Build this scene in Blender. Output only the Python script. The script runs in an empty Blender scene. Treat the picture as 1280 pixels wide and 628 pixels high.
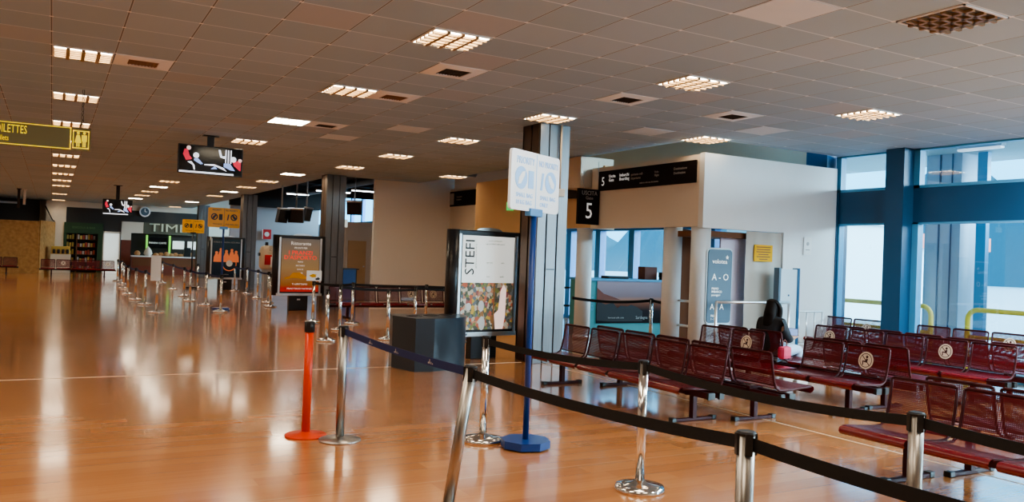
import bpy, bmesh, math, random
from mathutils import Vector, Matrix
random.seed(7)
PI = math.pi
SC = bpy.context.scene
COL = SC.collection
H = 1.62          # eye height
C = 3.72          # ceiling height
XW = 12.75        # window wall

# ------------------------------------------------------------------ materials
MATS = {}
def mat(name, color=(.5,.5,.5), rough=.5, metal=0.0, emit=0.0, ecol=None, spec=.5, coat=0.0, noise=None, nscale=8, bump=0, alpha=None):
    m = bpy.data.materials.new(name); m.use_nodes = True
    nt = m.node_tree; b = nt.nodes['Principled BSDF']
    b.inputs['Base Color'].default_value = (*color, 1)
    b.inputs['Roughness'].default_value = rough
    b.inputs['Metallic'].default_value = metal
    b.inputs['Specular IOR Level'].default_value = spec
    b.inputs['Coat Weight'].default_value = coat
    if emit:
        b.inputs['Emission Color'].default_value = (*(ecol or color), 1)
        b.inputs['Emission Strength'].default_value = emit
    if noise:
        tc = nt.nodes.new('ShaderNodeTexCoord'); n = nt.nodes.new('ShaderNodeTexNoise')
        n.inputs['Scale'].default_value = nscale; n.inputs['Detail'].default_value = 4
        nt.links.new(tc.outputs['Object'], n.inputs['Vector'])
        r = nt.nodes.new('ShaderNodeMix'); r.data_type = 'RGBA'
        r.inputs[6].default_value = (*color, 1); r.inputs[7].default_value = (*noise, 1)
        nt.links.new(n.outputs['Fac'], r.inputs[0]); nt.links.new(r.outputs[2], b.inputs['Base Color'])
        if bump:
            bp = nt.nodes.new('ShaderNodeBump'); bp.inputs['Strength'].default_value = bump
            nt.links.new(n.outputs['Fac'], bp.inputs['Height']); nt.links.new(bp.outputs['Normal'], b.inputs['Normal'])
    MATS[name] = m
    return m

class NT:
    """tiny helper to write node maths"""
    def __init__(s, m): s.nt = m.node_tree; s.N = s.nt.nodes; s.L = s.nt.links
    def math(s, op, a, b=None, c=None):
        n = s.N.new('ShaderNodeMath'); n.operation = op
        for i, v in enumerate((a, b, c)):
            if v is None: continue
            if isinstance(v, (int, float)): n.inputs[i].default_value = v
            else: s.L.new(v, n.inputs[i])
        return n.outputs[0]
    def mix(s, f, a, b):
        n = s.N.new('ShaderNodeMix'); n.data_type = 'RGBA'
        for k, v in ((0, f), (6, a), (7, b)):
            if isinstance(v, tuple): n.inputs[k].default_value = (*v, 1)
            elif isinstance(v, (int, float)): n.inputs[k].default_value = v
            else: s.L.new(v, n.inputs[k])
        return n.outputs[2]
    def obj(s):
        tc = s.N.new('ShaderNodeTexCoord'); sp = s.N.new('ShaderNodeSeparateXYZ')
        s.L.new(tc.outputs['Object'], sp.inputs[0]); return sp.outputs
    def uv(s):
        tc = s.N.new('ShaderNodeTexCoord'); sp = s.N.new('ShaderNodeSeparateXYZ')
        s.L.new(tc.outputs['UV'], sp.inputs[0]); return sp.outputs
    def comb(s, x, y, z=0):
        n = s.N.new('ShaderNodeCombineXYZ')
        for i, v in enumerate((x, y, z)):
            if isinstance(v, (int, float)): n.inputs[i].default_value = v
            else: s.L.new(v, n.inputs[i])
        return n.outputs[0]
    def white(s, vec):
        n = s.N.new('ShaderNodeTexWhiteNoise'); n.noise_dimensions = '3D'; s.L.new(vec, n.inputs['Vector']); return n.outputs['Value']
    def noise(s, vec, scale, detail=3):
        n = s.N.new('ShaderNodeTexNoise'); n.inputs['Scale'].default_value = scale; n.inputs['Detail'].default_value = detail
        s.L.new(vec, n.inputs['Vector']); return n.outputs['Fac']
    def ramp(s, f, stops, const=False):
        n = s.N.new('ShaderNodeValToRGB'); cr = n.color_ramp
        if const: cr.interpolation = 'CONSTANT'
        while len(cr.elements) < len(stops): cr.elements.new(.5)
        for e, (p, c) in zip(cr.elements, stops): e.position = p; e.color = (*c, 1)
        s.L.new(f, n.inputs[0]); return n.outputs[0]

def floor_mat():
    m = mat('floor_wood', (.5,.25,.1), .17, spec=.6); t = NT(m); b = t.N['Principled BSDF']
    o = t.obj(); pw, pl = .19, 1.25
    row = t.math('FLOOR', t.math('DIVIDE', o[1], pw))
    off = t.math('MULTIPLY', t.white(t.comb(row, 3.7)), pl)
    cx = t.math('FLOOR', t.math('DIVIDE', t.math('ADD', o[0], off), pl))
    rnd = t.white(t.comb(row, cx, 1.3))
    grain = t.noise(t.comb(t.math('MULTIPLY', o[0], .9), t.math('MULTIPLY', o[1], 16.0), t.math('MULTIPLY', rnd, 9)), 2.2, 5)
    v = t.math('ADD', t.math('ADD', t.math('MULTIPLY', rnd, .36), .14), t.math('MULTIPLY', grain, .36))
    col = t.ramp(v, [(.2, (.42,.165,.058)), (.5, (.54,.225,.083)), (.8, (.65,.29,.117))])
    # plank joints
    fy = t.math('FRACT', t.math('DIVIDE', o[1], pw)); j = t.math('LESS_THAN', fy, .022)
    col = t.mix(t.math('MULTIPLY', j, .3), col, (.18,.08,.03))
    # long pale joints every few metres
    fs = t.math('FRACT', t.math('DIVIDE', t.math('ADD', o[1], .35), 1.9)); js = t.math('LESS_THAN', fs, .006)
    col = t.mix(t.math('MULTIPLY', js, .3), col, (.75,.5,.32))
    t.L.new(col, b.inputs['Base Color'])
    rg = t.math('ADD', .12, t.math('MULTIPLY', t.noise(t.comb(o[0], o[1], 0), .9, 4), .12))
    t.L.new(rg, b.inputs['Roughness'])
    b.inputs['Coat Weight'].default_value = .6; b.inputs['Coat Roughness'].default_value = .09; b.inputs['Coat IOR'].default_value = 1.6
    bp = t.N.new('ShaderNodeBump'); bp.inputs['Strength'].default_value = .02; bp.inputs['Distance'].default_value = .01
    t.L.new(grain, bp.inputs['Height']); t.L.new(bp.outputs[0], b.inputs['Normal'])
    return m
TX, TY, OX, OY = .6163, .6255, 1.873*.6163, 3.817
def tile_x(i): return OX + i*TX
def tile_y(j): return OY + j*TY
def ceil_mat():
    m = mat('ceiling_tile', (.4,.39,.38), .85, spec=.2); t = NT(m); b = t.N['Principled BSDF']
    o = t.obj()
    u = t.math('DIVIDE', t.math('SUBTRACT', o[0], OX), TX); v = t.math('DIVIDE', t.math('SUBTRACT', o[1], OY), TY)
    cu = t.math('FLOOR', u); cv = t.math('FLOOR', v)
    rnd = t.white(t.comb(cu, cv, 5.1))
    col = t.ramp(rnd, [(0, (.36,.50,.62)), (.5, (.40,.54,.66)), (.95, (.43,.57,.70)), (.975, (.46,.52,.59))])
    n = t.noise(t.comb(o[0], o[1], 0), 1.3, 3)
    col = t.mix(t.math('MULTIPLY', n, .3), col, (.39,.51,.63))
    speck = t.noise(t.comb(o[0], o[1], 0), 60, 2)
    col = t.mix(t.math('MULTIPLY', speck, .25), col, (.42,.51,.60))
    fu = t.math('ABSOLUTE', t.math('SUBTRACT', t.math('FRACT', t.math('ADD', u, .5)), .5))
    fv = t.math('ABSOLUTE', t.math('SUBTRACT', t.math('FRACT', t.math('ADD', v, .5)), .5))
    lu = t.math('LESS_THAN', fu, .010); lu2 = t.math('LESS_THAN', fu, .019)
    lv = t.math('LESS_THAN', fv, .012)
    col = t.mix(lv, col, (.70,.80,.90))
    col = t.mix(lu2, col, (.55,.64,.74)); col = t.mix(lu, col, (.19,.21,.24))
    cross = t.math('MULTIPLY', t.math('LESS_THAN', fu, .03), t.math('LESS_THAN', fv, .03))
    col = t.mix(cross, col, (.85,.9,.95))
    t.L.new(col, b.inputs['Base Color'])
    return m
def osb_mat():
    m = mat('osb_board', (.5,.28,.1), .7); t = NT(m); b = t.N['Principled BSDF']; o = t.obj()
    n = t.noise(t.comb(o[0], o[1], o[2]), 7, 6)
    n2 = t.noise(t.comb(o[0], o[1], o[2]), 1.2, 3)
    col = t.ramp(n, [(.3, (.40,.19,.06)), (.5, (.52,.27,.09)), (.7, (.60,.34,.13))])
    col = t.mix(t.math('MULTIPLY', n2, .35), col, (.35,.18,.07))
    t.L.new(col, b.inputs['Base Color']); return m
def steel_mat(name, color=(.62,.60,.58), rough=.3, streak=.35):
    m = mat(name, color, rough, 1.0); t = NT(m); b = t.N['Principled BSDF']; o = t.obj()
    n = t.noise(t.comb(t.math('MULTIPLY', o[0], 30), t.math('MULTIPLY', o[1], 30), t.math('MULTIPLY', o[2], .8)), 3, 4)
    col = t.mix(n, tuple(c*(1-streak) for c in color), color)
    t.L.new(col, b.inputs['Base Color'])
    rg = t.math('ADD', rough-.08, t.math('MULTIPLY', n, .16)); t.L.new(rg, b.inputs['Roughness']); return m
def perforated_mat():
    m = mat('perforated_steel', (.125,.006,.012), .4, spec=.4, coat=.1); t = NT(m); b = t.N['Principled BSDF']
    uv = t.uv(); P = 70.0
    a = t.math('SUBTRACT', t.math('FRACT', t.math('MULTIPLY', uv[0], P)), .5)
    c = t.math('SUBTRACT', t.math('FRACT', t.math('MULTIPLY', uv[1], P)), .5)
    d = t.math('SQRT', t.math('ADD', t.math('MULTIPLY', a, a), t.math('MULTIPLY', c, c)))
    hole = t.math('LESS_THAN', d, .31)
    tr = t.N.new('ShaderNodeBsdfTransparent'); mx = t.N.new('ShaderNodeMixShader')
    t.L.new(hole, mx.inputs[0]); t.L.new(b.outputs[0], mx.inputs[1]); t.L.new(tr.outputs[0], mx.inputs[2])
    t.L.new(mx.outputs[0], t.N['Material Output'].inputs['Surface']); return m
def glass_mat(name='window_glass', tint=(.93,.98,1), refl=.10):
    m = bpy.data.materials.new(name); m.use_nodes = True; t = NT(m); t.N.remove(t.N['Principled BSDF'])
    tr = t.N.new('ShaderNodeBsdfTransparent'); tr.inputs[0].default_value = (*tint, 1)
    g = t.N.new('ShaderNodeBsdfGlossy'); g.inputs['Roughness'].default_value = .02
    mx = t.N.new('ShaderNodeMixShader'); mx.inputs[0].default_value = refl
    t.L.new(tr.outputs[0], mx.inputs[1]); t.L.new(g.outputs[0], mx.inputs[2]); t.L.new(mx.outputs[0], t.N['Material Output'].inputs['Surface'])
    return m
def flower_mat():
    m = mat('flower_print', (.5,.5,.5), .5, spec=.15); t = NT(m); b = t.N['Principled BSDF']; o = t.obj()
    vo = t.N.new('ShaderNodeTexVoronoi'); vo.inputs['Scale'].default_value = 21
    t.L.new(t.comb(o[0], t.math('MULTIPLY', o[2], .85), 2.3), vo.inputs['Vector'])
    sp = t.N.new('ShaderNodeSeparateXYZ'); t.L.new(vo.outputs['Color'], sp.inputs[0])
    col = t.ramp(sp.outputs[0], [(0,(.03,.05,.04)),(.16,(.75,.50,.04)),(.26,(.65,.12,.04)),(.36,(.70,.65,.50)),(.46,(.05,.09,.05)),(.58,(.70,.30,.16)),(.68,(.10,.17,.22)),(.78,(.75,.72,.62)),(.86,(.20,.27,.05)),(.95,(.40,.06,.07))], True)
    n = t.noise(t.comb(o[0], o[2], 0), 40, 3)
    col = t.mix(t.math('MULTIPLY', n, .7), col, (.3,.28,.24))
    t.L.new(col, b.inputs['Base Color']); t.L.new(col, b.inputs['Emission Color']); b.inputs['Emission Strength'].default_value = .18
    return m
def grad_mat(name, stops, z0, z1, emit=0.0, rough=.3, nz=0):
    m = mat(name, (.5,.5,.5), .6, spec=.1); t = NT(m); b = t.N['Principled BSDF']; o = t.obj()
    f = t.math('DIVIDE', t.math('SUBTRACT', o[2], z0), z1-z0)
    if nz: f = t.math('ADD', f, t.math('MULTIPLY', t.math('SUBTRACT', t.noise(t.comb(o[0], o[2], 0), 3, 4), .5), nz))
    col = t.ramp(f, stops); t.L.new(col, b.inputs['Base Color'])
    if emit: t.L.new(col, b.inputs['Emission Color']); b.inputs['Emission Strength'].default_value = emit
    return m

M = dict(
 floor=floor_mat(), ceil=ceil_mat(), osb=osb_mat(), perf=perforated_mat(), glass=glass_mat(), flower=flower_mat(),
 maroon=mat('maroon_steel', (.16,.008,.014), .25, spec=.6, coat=.3),
 maroon_dark=mat('maroon_frame', (.05,.004,.007), .5, spec=.3),
 black=mat('black_plastic', (.012,.012,.013), .4), satin=mat('black_satin', (.02,.02,.022), .3),
 white=mat('white_paint', (.78,.80,.80), .6, noise=(.70,.72,.72), nscale=1.5), cream=mat('cream_paint', (.70,.60,.47), .6, noise=(.64,.54,.42), nscale=1.2),
 beige=mat('beige_wall', (.76,.68,.57), .65, noise=(.70,.62,.52), nscale=1.0), tan=mat('tan_wall', (.68,.45,.23), .6, noise=(.62,.41,.21), nscale=1.5),
 pale=mat('pale_wall', (.86,.84,.82), .6, noise=(.80,.78,.76), nscale=.8), grey=mat('grey_wall', (.42,.45,.50), .7),
 dark=mat('dark_void', (.03,.03,.032), .8), darkbrown=mat('dark_wall', (.045,.035,.03), .7),
 steel=steel_mat('brushed_steel'), postm=steel_mat('matte_steel', (.50,.47,.43), .34, .4), chrome=mat('chrome', (.78,.76,.73), .12, 1.0, noise=(.70,.68,.65), nscale=6),
 panelsteel=steel_mat('column_steel', (.27,.27,.275), .42, .4), brownsteel=steel_mat('column_bronze', (.20,.14,.11), .4, .3),
 alu=mat('aluminium', (.75,.77,.78), .3, .9), orange=mat('orange_enamel', (.75,.055,.008), .35, noise=(.66,.05,.01), nscale=9), blue=mat('blue_enamel', (.012,.06,.26), .3, noise=(.012,.05,.22), nscale=9),
 bluebelt=mat('blue_webbing', (.010,.022,.11), .7, noise=(.008,.018,.085), nscale=60), blackbelt=mat('black_webbing', (.006,.006,.007), .8, noise=(.012,.012,.012), nscale=60),
 frameblue=mat('window_frame_blue', (.012,.07,.15), .4, noise=(.015,.085,.18), nscale=1.5), lightblue=mat('window_frame_light_blue', (.10,.36,.58), .4),
 cellblue=mat('gate_frame_blue', (.03,.18,.46), .4),
 paper=mat('paper_white', (.80,.80,.78), .6), signwhite=mat('sign_white', (.86,.90,.93), .35, emit=.12), signblue=mat('sign_print_blue', (.33,.60,.95), .4, emit=.1),
 yellow=mat('sign_yellow', (.85,.42,.02), .4), yellowlit=mat('sign_lettering_yellow', (.95,.72,.03), .4, emit=.5), signback=mat('sign_olive', (.20,.165,.07), .4),
 signblack=mat('sign_black', (.016,.011,.011), .6, spec=.12), letter=mat('lettering_white', (.85,.85,.83), .5, emit=.35), lettergrey=mat('lettering_grey', (.42,.40,.38), .5),
 ink=mat('lettering_dark', (.03,.03,.03), .5), totem=mat('totem_grey', (.085,.14,.19), .4), totemlight=mat('totem_pale', (.50,.62,.68), .45),
 trash=mat('bin_charcoal', (.030,.042,.055), .30, noise=(.038,.052,.068), nscale=5), lavender=mat('lavender_panel', (.62,.60,.74), .5), doorbeige=mat('banner_beige', (.46,.42,.36), .6, noise=(.42,.38,.33), nscale=3),
 notice=mat('notice_yellow', (.72,.38,.0), .6, spec=.2), brown=mat('brown_wood', (.16,.06,.02), .6), brick=mat('red_brick', (.22,.05,.025), .7, noise=(.14,.035,.02), nscale=14),
 green=mat('shop_green', (.03,.075,.03), .6, noise=(.025,.06,.025), nscale=2), lime=mat('lime_light', (.2,.6,.08), .5, emit=.7), exitgreen=mat('exit_green', (.06,.55,.12), .5, emit=.8),
 red=mat('sign_red', (.6,.03,.03), .5), railyellow=mat('rail_yellow', (.95,.62,.06), .45), outlamp=mat('outdoor_lamp_cover', (.9,.95,1), .4, emit=.6), concrete=mat('concrete', (.42,.52,.60), .8, noise=(.36,.46,.55), nscale=2), outwhite=mat('outdoor_white', (.34,.44,.47), .6),
 apron=mat('apron', (.4,.44,.46), .8, noise=(.35,.39,.41), nscale=.6), mountain=mat('mountain', (.05,.15,.19), .9, noise=(.04,.12,.15), nscale=.05), roofred=mat('roof_red', (.62,.12,.08), .7),
 skin=mat('skin', (.55,.33,.25), .5, noise=(.50,.29,.21), nscale=12), hair=mat('hair_dark', (.008,.006,.005), .6, spec=.15, noise=(.014,.009,.008), nscale=40), jacket=mat('jacket_black', (.010,.010,.013), .8, noise=(.016,.016,.02), nscale=30), jeans=mat('pale_jeans', (.45,.58,.72), .8, noise=(.38,.51,.66), nscale=25), pink=mat('pink_fabric', (.65,.06,.12), .7, noise=(.55,.05,.10), nscale=20),
 louvre=mat('louvre', (.30,.20,.10), .4), diffuser=mat('lit_diffuser', (1,.92,.78), .5, emit=19.0, ecol=(1,.82,.58)), bright=mat('bright_tube', (1,.95,.85), .5, emit=22.0, ecol=(1,.88,.66)), offdiff=mat('unlit_diffuser', (.10,.11,.11), .4),
 ventdark=mat('vent_dark', (.05,.042,.038), .7), ventbrown=mat('vent_brown', (.24,.15,.10), .7), ventframe=mat('vent_frame', (.88,.92,.96), .5), tilepale=mat('tile_pale', (.72,.82,.92), .85, noise=(.68,.78,.88), nscale=3),
 stickerw=mat('sticker_cream', (.82,.70,.56), .5), stickerd=mat('sticker_print', (.06,.012,.012), .5),
 screen=mat('screen_black', (.006,.006,.008), .15), scrred=mat('screen_red', (.5,.02,.05), .4, emit=.8, ecol=(.6,.03,.06)), scrwhite=mat('screen_white', (.8,.85,.9), .4, emit=.9, ecol=(.8,.85,.95)), scrblue=mat('screen_blue', (.3,.45,.8), .4, emit=.8, ecol=(.3,.45,.85)), scrskin=mat('screen_pale', (.7,.5,.45), .4, emit=.8, ecol=(.8,.6,.55)),
 bread=mat('bread', (.55,.30,.14), .7, noise=(.45,.22,.09), nscale=12), cloth=mat('white_cloth', (.7,.64,.56), .8), packred=mat('packet_red', (.5,.08,.05), .5), packyel=mat('packet_yellow', (.6,.4,.1), .5), packwht=mat('packet_white', (.55,.5,.45), .5),
 duct=mat('duct_grey', (.35,.37,.38), .45, .6), lampwhite=mat('lamp_white', (.85,.9,.95), .4, emit=14, ecol=(.9,.95,1)), screenback=mat('monitor_grey', (.10,.11,.12), .5),
 teal=mat('counter_teal', (.06,.28,.29), .5), redlit=mat('poster_red', (.80,.03,.02), .5, emit=.8), posterlit=mat('poster_white', (.78,.82,.80), .4, emit=.45, ecol=(.8,.86,.84)),
 tape=mat('floor_tape', (.75,.62,.48), .5), seam=mat('floor_seam', (.55,.42,.30), .5), curtain=mat('white_curtain', (.8,.85,.8), .6, emit=.5, ecol=(.8,.88,.82)),
 peach=mat('poster_orange', (.75,.22,.08), .5, emit=.25),
)

# ------------------------------------------------------------------ mesh builder
class MB:
    def __init__(s): s.bm = bmesh.new(); s.uvl = None
    def _xf(s, vs, mtx):
        if mtx is not None:
            for v in vs: v.co = mtx @ v.co
    def box(s, a, b, bevel=0, mtx=None, mi=0):
        a, b = Vector(a), Vector(b); c = (a+b)/2; d = b-a
        r = bmesh.ops.create_cube(s.bm, size=1.0); vs = r['verts']
        for v in vs: v.co = Vector((v.co.x*d.x, v.co.y*d.y, v.co.z*d.z)) + c
        fs = list({f for v in vs for f in v.link_faces})
        if bevel:
            es = list({e for v in vs for e in v.link_edges})
            r2 = bmesh.ops.bevel(s.bm, geom=es, offset=bevel, segments=2, affect='EDGES', profile=.6)
            fs = list({f for f in r2['faces']} | {f for f in fs if f.is_valid})
            vs = list({v for f in fs for v in f.verts})
            vs = list(set(vs) | {v for f in fs for e in f.edges for ff in e.link_faces for v in ff.verts})
        for f in {f for v in vs for f in v.link_faces}: f.material_index = mi
        s._xf(vs, mtx); return s
    def cyl(s, p, q, r, r2=None, n=20, cap=True, smooth=True, mi=0):
        p, q = Vector(p), Vector(q); d = q-p; L = d.length
        rr = bmesh.ops.create_cone(s.bm, cap_ends=cap, segments=n, radius1=r, radius2=r if r2 is None else r2, depth=L)
        vs = rr['verts']; mt = Matrix.Translation((p+q)/2) @ d.to_track_quat('Z', 'Y').to_matrix().to_4x4()
        for v in vs: v.co = mt @ v.co
        for f in {f for v in vs for f in v.link_faces}:
            f.material_index = mi
            if smooth and len(f.verts) == 4: f.smooth = True
        return s
    def lathe(s, prof, n=32, center=(0,0,0), mi=0, smooth=True):
        rings = []
        for r, z in prof:
            rings.append([s.bm.verts.new((center[0]+r*math.cos(2*PI*k/n), center[1]+r*math.sin(2*PI*k/n), center[2]+z)) for k in range(n)])
        for a, b in zip(rings, rings[1:]):
            for k in range(n):
                f = s.bm.faces.new((a[k], a[(k+1)%n], b[(k+1)%n], b[k])); f.smooth = smooth; f.material_index = mi
        s.bm.faces.new(list(reversed(rings[0]))).material_index = mi; s.bm.faces.new(rings[-1]).material_index = mi
        return s
    def tube(s, pts, r, n=10, closed=False, mi=0):
        pts = [Vector(p) for p in pts]; N = len(pts); rings = []
        up0 = None
        for i, p in enumerate(pts):
            if closed: t = (pts[(i+1)%N]-pts[i-1])
            else: t = pts[min(i+1, N-1)]-pts[max(i-1, 0)]
            t.normalize()
            if up0 is None:
                up0 = t.orthogonal().normalized()
            u = (up0 - t*up0.dot(t)); u.normalize(); up0 = u; w = t.cross(u)
            rings.append([s.bm.verts.new(p + r*(math.cos(2*PI*k/n)*u + math.sin(2*PI*k/n)*w)) for k in range(n)])
        prs = list(zip(rings, rings[1:])) + ([(rings[-1], rings[0])] if closed else [])
        for a, b in prs:
            for k in range(n):
                f = s.bm.faces.new((a[k], a[(k+1)%n], b[(k+1)%n], b[k])); f.smooth = True; f.material_index = mi
        if not closed:
            s.bm.faces.new(list(reversed(rings[0]))); s.bm.faces.new(rings[-1])
        return s
    def poly(s, pts, mi=0):
        f = s.bm.faces.new([s.bm.verts.new(p) for p in pts]); f.material_index = mi; return s
    def prism(s, pts2, z0, z1, mi=0, smooth=False):
        a = [s.bm.verts.new((x, y, z0)) for x, y in pts2]; b = [s.bm.verts.new((x, y, z1)) for x, y in pts2]; n = len(a)
        for k in range(n):
            f = s.bm.faces.new((a[k], a[(k+1)%n], b[(k+1)%n], b[k])); f.smooth = smooth; f.material_index = mi
        s.bm.faces.new(list(reversed(a))); s.bm.faces.new(b); return s
    def plate(s, pts, y0, y1, mi=0):
        """outline in x,z pushed along y"""
        a = [s.bm.verts.new((x, y0, z)) for x, z in pts]; b = [s.bm.verts.new((x, y1, z)) for x, z in pts]; n = len(a)
        for k in range(n): s.bm.faces.new((a[k], b[k], b[(k+1)%n], a[(k+1)%n])).material_index = mi
        s.bm.faces.new(a).material_index = mi; s.bm.faces.new(list(reversed(b))).material_index = mi; return s
    def disc(s, x, z, r, y0, y1, n=20, rz=None, mi=0):
        return s.plate([(x+r*math.cos(2*PI*k/n), z+(rz or r)*math.sin(2*PI*k/n)) for k in range(n)], y0, y1, mi)
    def ringplate(s, x, z, r, w, y0, y1, n=28):
        for k in range(n):
            a0, a1 = 2*PI*k/n, 2*PI*(k+1)/n
            P = lambda rr, a: (x+rr*math.cos(a), z+rr*math.sin(a))
            s.plate([P(r-w,a0), P(r,a0), P(r,a1), P(r-w,a1)], y0, y1)
        return s
    def sheet(s, prof, y0, y1, smooth=True, solid_upto=None, ny=6):
        """profile in x,z swept along y with uv in metres"""
        uvl = s.bm.loops.layers.uv.verify(); d = [0]
        for (x0, z0), (x1, z1) in zip(prof, prof[1:]): d.append(d[-1]+math.hypot(x1-x0, z1-z0))
        g = [[s.bm.verts.new((x, y0+(y1-y0)*k/ny, z)) for k in range(ny+1)] for x, z in prof]
        for i in range(len(prof)-1):
            for k in range(ny):
                f = s.bm.faces.new((g[i][k], g[i][k+1], g[i+1][k+1], g[i+1][k])); f.smooth = smooth
                f.material_index = 1 if solid_upto is not None and i < solid_upto else 0
                uvs = [(k, i), (k+1, i), (k+1, i+1), (k, i+1)]
                for l, (kk, ii) in zip(f.loops, uvs): l[uvl].uv = ((y1-y0)*kk/ny, d[ii])
        return s
    def mesh(s, name, mats):
        me = bpy.data.meshes.new(name); bmesh.ops.recalc_face_normals(s.bm, faces=s.bm.faces[:])
        s.bm.to_mesh(me); s.bm.free()
        for m in (mats if isinstance(mats, (list, tuple)) else [mats]): me.materials.append(M[m] if isinstance(m, str) else m)
        return me
    def build(s, name, mats, parent=None):
        return link(name, s.mesh(name, mats), parent)

def link(name, me, parent=None):
    o = bpy.data.objects.new(name, me); COL.objects.link(o)
    if parent is not None: o.parent = parent
    return o
def tag(o, label=None, cat=None, group=None, kind=None):
    if label: o['label'] = label
    if cat: o['category'] = cat
    if group: o['group'] = group
    if kind: o['kind'] = kind
    return o
def thing(name, label, cat, loc=(0,0,0), rz=0.0, group=None):
    o = bpy.data.objects.new(name, None); COL.objects.link(o); o.location = loc; o.rotation_euler = (0,0,rz)
    o.empty_display_size = .1
    return tag(o, label, cat, group)
def struct(name, mb, m, label=None):
    o = mb.build(name, m); o['kind'] = 'structure'
    if label: o['label'] = label
    return o
def copy_tree(o, parent=None):
    c = o.copy(); COL.objects.link(c); c.parent = parent
    for ch in list(o.children): copy_tree(ch, c)
    return c
FONT = None
def text_bm(lines, mtx_list):
    pass
def lettering(lines, m, parent, name='lettering', y=-.004, depth=.0015):
    """lines: (string, x, z, size[, align[, xscale[, rot]]]) on a face that looks along local -Y; each line a part"""
    o = None
    for ln in lines:
        st, x, z, size = ln[:4]; al = ln[4] if len(ln) > 4 else 'LEFT'; xs = ln[5] if len(ln) > 5 else 1.0; rot = ln[6] if len(ln) > 6 else 0
        cu = bpy.data.curves.new('txt', 'FONT'); cu.body = st; cu.size = size; cu.align_x = al; cu.align_y = 'CENTER'; cu.extrude = depth; cu.resolution_u = 2
        ob = bpy.data.objects.new('txt', cu); COL.objects.link(ob)
        dg = bpy.context.evaluated_depsgraph_get(); dg.update()
        me = bpy.data.meshes.new_from_object(ob.evaluated_get(dg))
        me.transform(Matrix.Translation((x, y, z)) @ Matrix.Rotation(rot, 4, 'Y') @ Matrix.Rotation(PI/2, 4, 'X') @ Matrix.Diagonal((xs,1,1,1)))
        bpy.data.objects.remove(ob); bpy.data.curves.remove(cu)
        me.name = name; me.materials.clear(); me.materials.append(M[m] if isinstance(m, str) else m)
        o = link(name, me, parent)
    return o
def roundrect(w, h, r, x=0, z=0, n=5):
    pts = []
    for cx, cz, a0 in ((w/2-r, h/2-r, 0), (-w/2+r, h/2-r, PI/2), (-w/2+r, -h/2+r, PI), (w/2-r, -h/2+r, 1.5*PI)):
        for k in range(n+1): pts.append((x+cx+r*math.cos(a0+PI/2*k/n), z+cz+r*math.sin(a0+PI/2*k/n)))
    return pts
ORD = ['first','second','third','fourth','fifth','sixth','seventh','eighth','ninth','tenth','eleventh','twelfth']

#======================================================================= SETTING
b = MB(); b.box((-9,-4,-.1), (13.2,52,0)); struct('floor', b, 'floor')
b = MB(); b.box((-9,10.985,0), (6.42,11.015,.002)); struct('trim_1', b, 'tape')
b = MB(); b.box((6.66,-4,0), (6.685,10.9,.002)); struct('trim_2', b, 'seam')
# suspended ceiling: main field, field in front of the gates, field up to the windows
b = MB()
b.prism([(-9,-4),(XW,-4),(XW,10.3),(9.36,10.3),(9.36,22.4),(6.78,22.4),(6.78,49.95),(-9,49.95)], C, C+.05)
struct('ceiling', b, 'ceil')
b = MB(); b.box((6.6,10,4.6), (13.2,52,4.7)); b.box((6.74,22.4,C+.05), (6.78,49,4.6)); b.box((6.78,22.36,C+.05), (9.36,22.4,4.6)); b.box((9.36,10.3,C+.05),(9.4,22.4,4.6)); b.box((6.8,37.6,3.5),(10.9,37.9,4.6)); b.box((10.9,33.7,3.9),(12.7,33.9,4.6))
struct('ceiling_upper', b, 'dark')
b = MB(); b.box((-9.1,-4,0), (-9,52,C)); struct('wall_left', b, 'beige')
b = MB(); b.box((-9,-4.1,0), (13.2,-4,C)); struct('wall_rear', b, 'beige')
# back wall with its openings laid as separate stretches
b = MB(); b.box((-9,49.9,0), (13.2,50.05,5.6)); struct('wall_back', b, 'beige')

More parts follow.
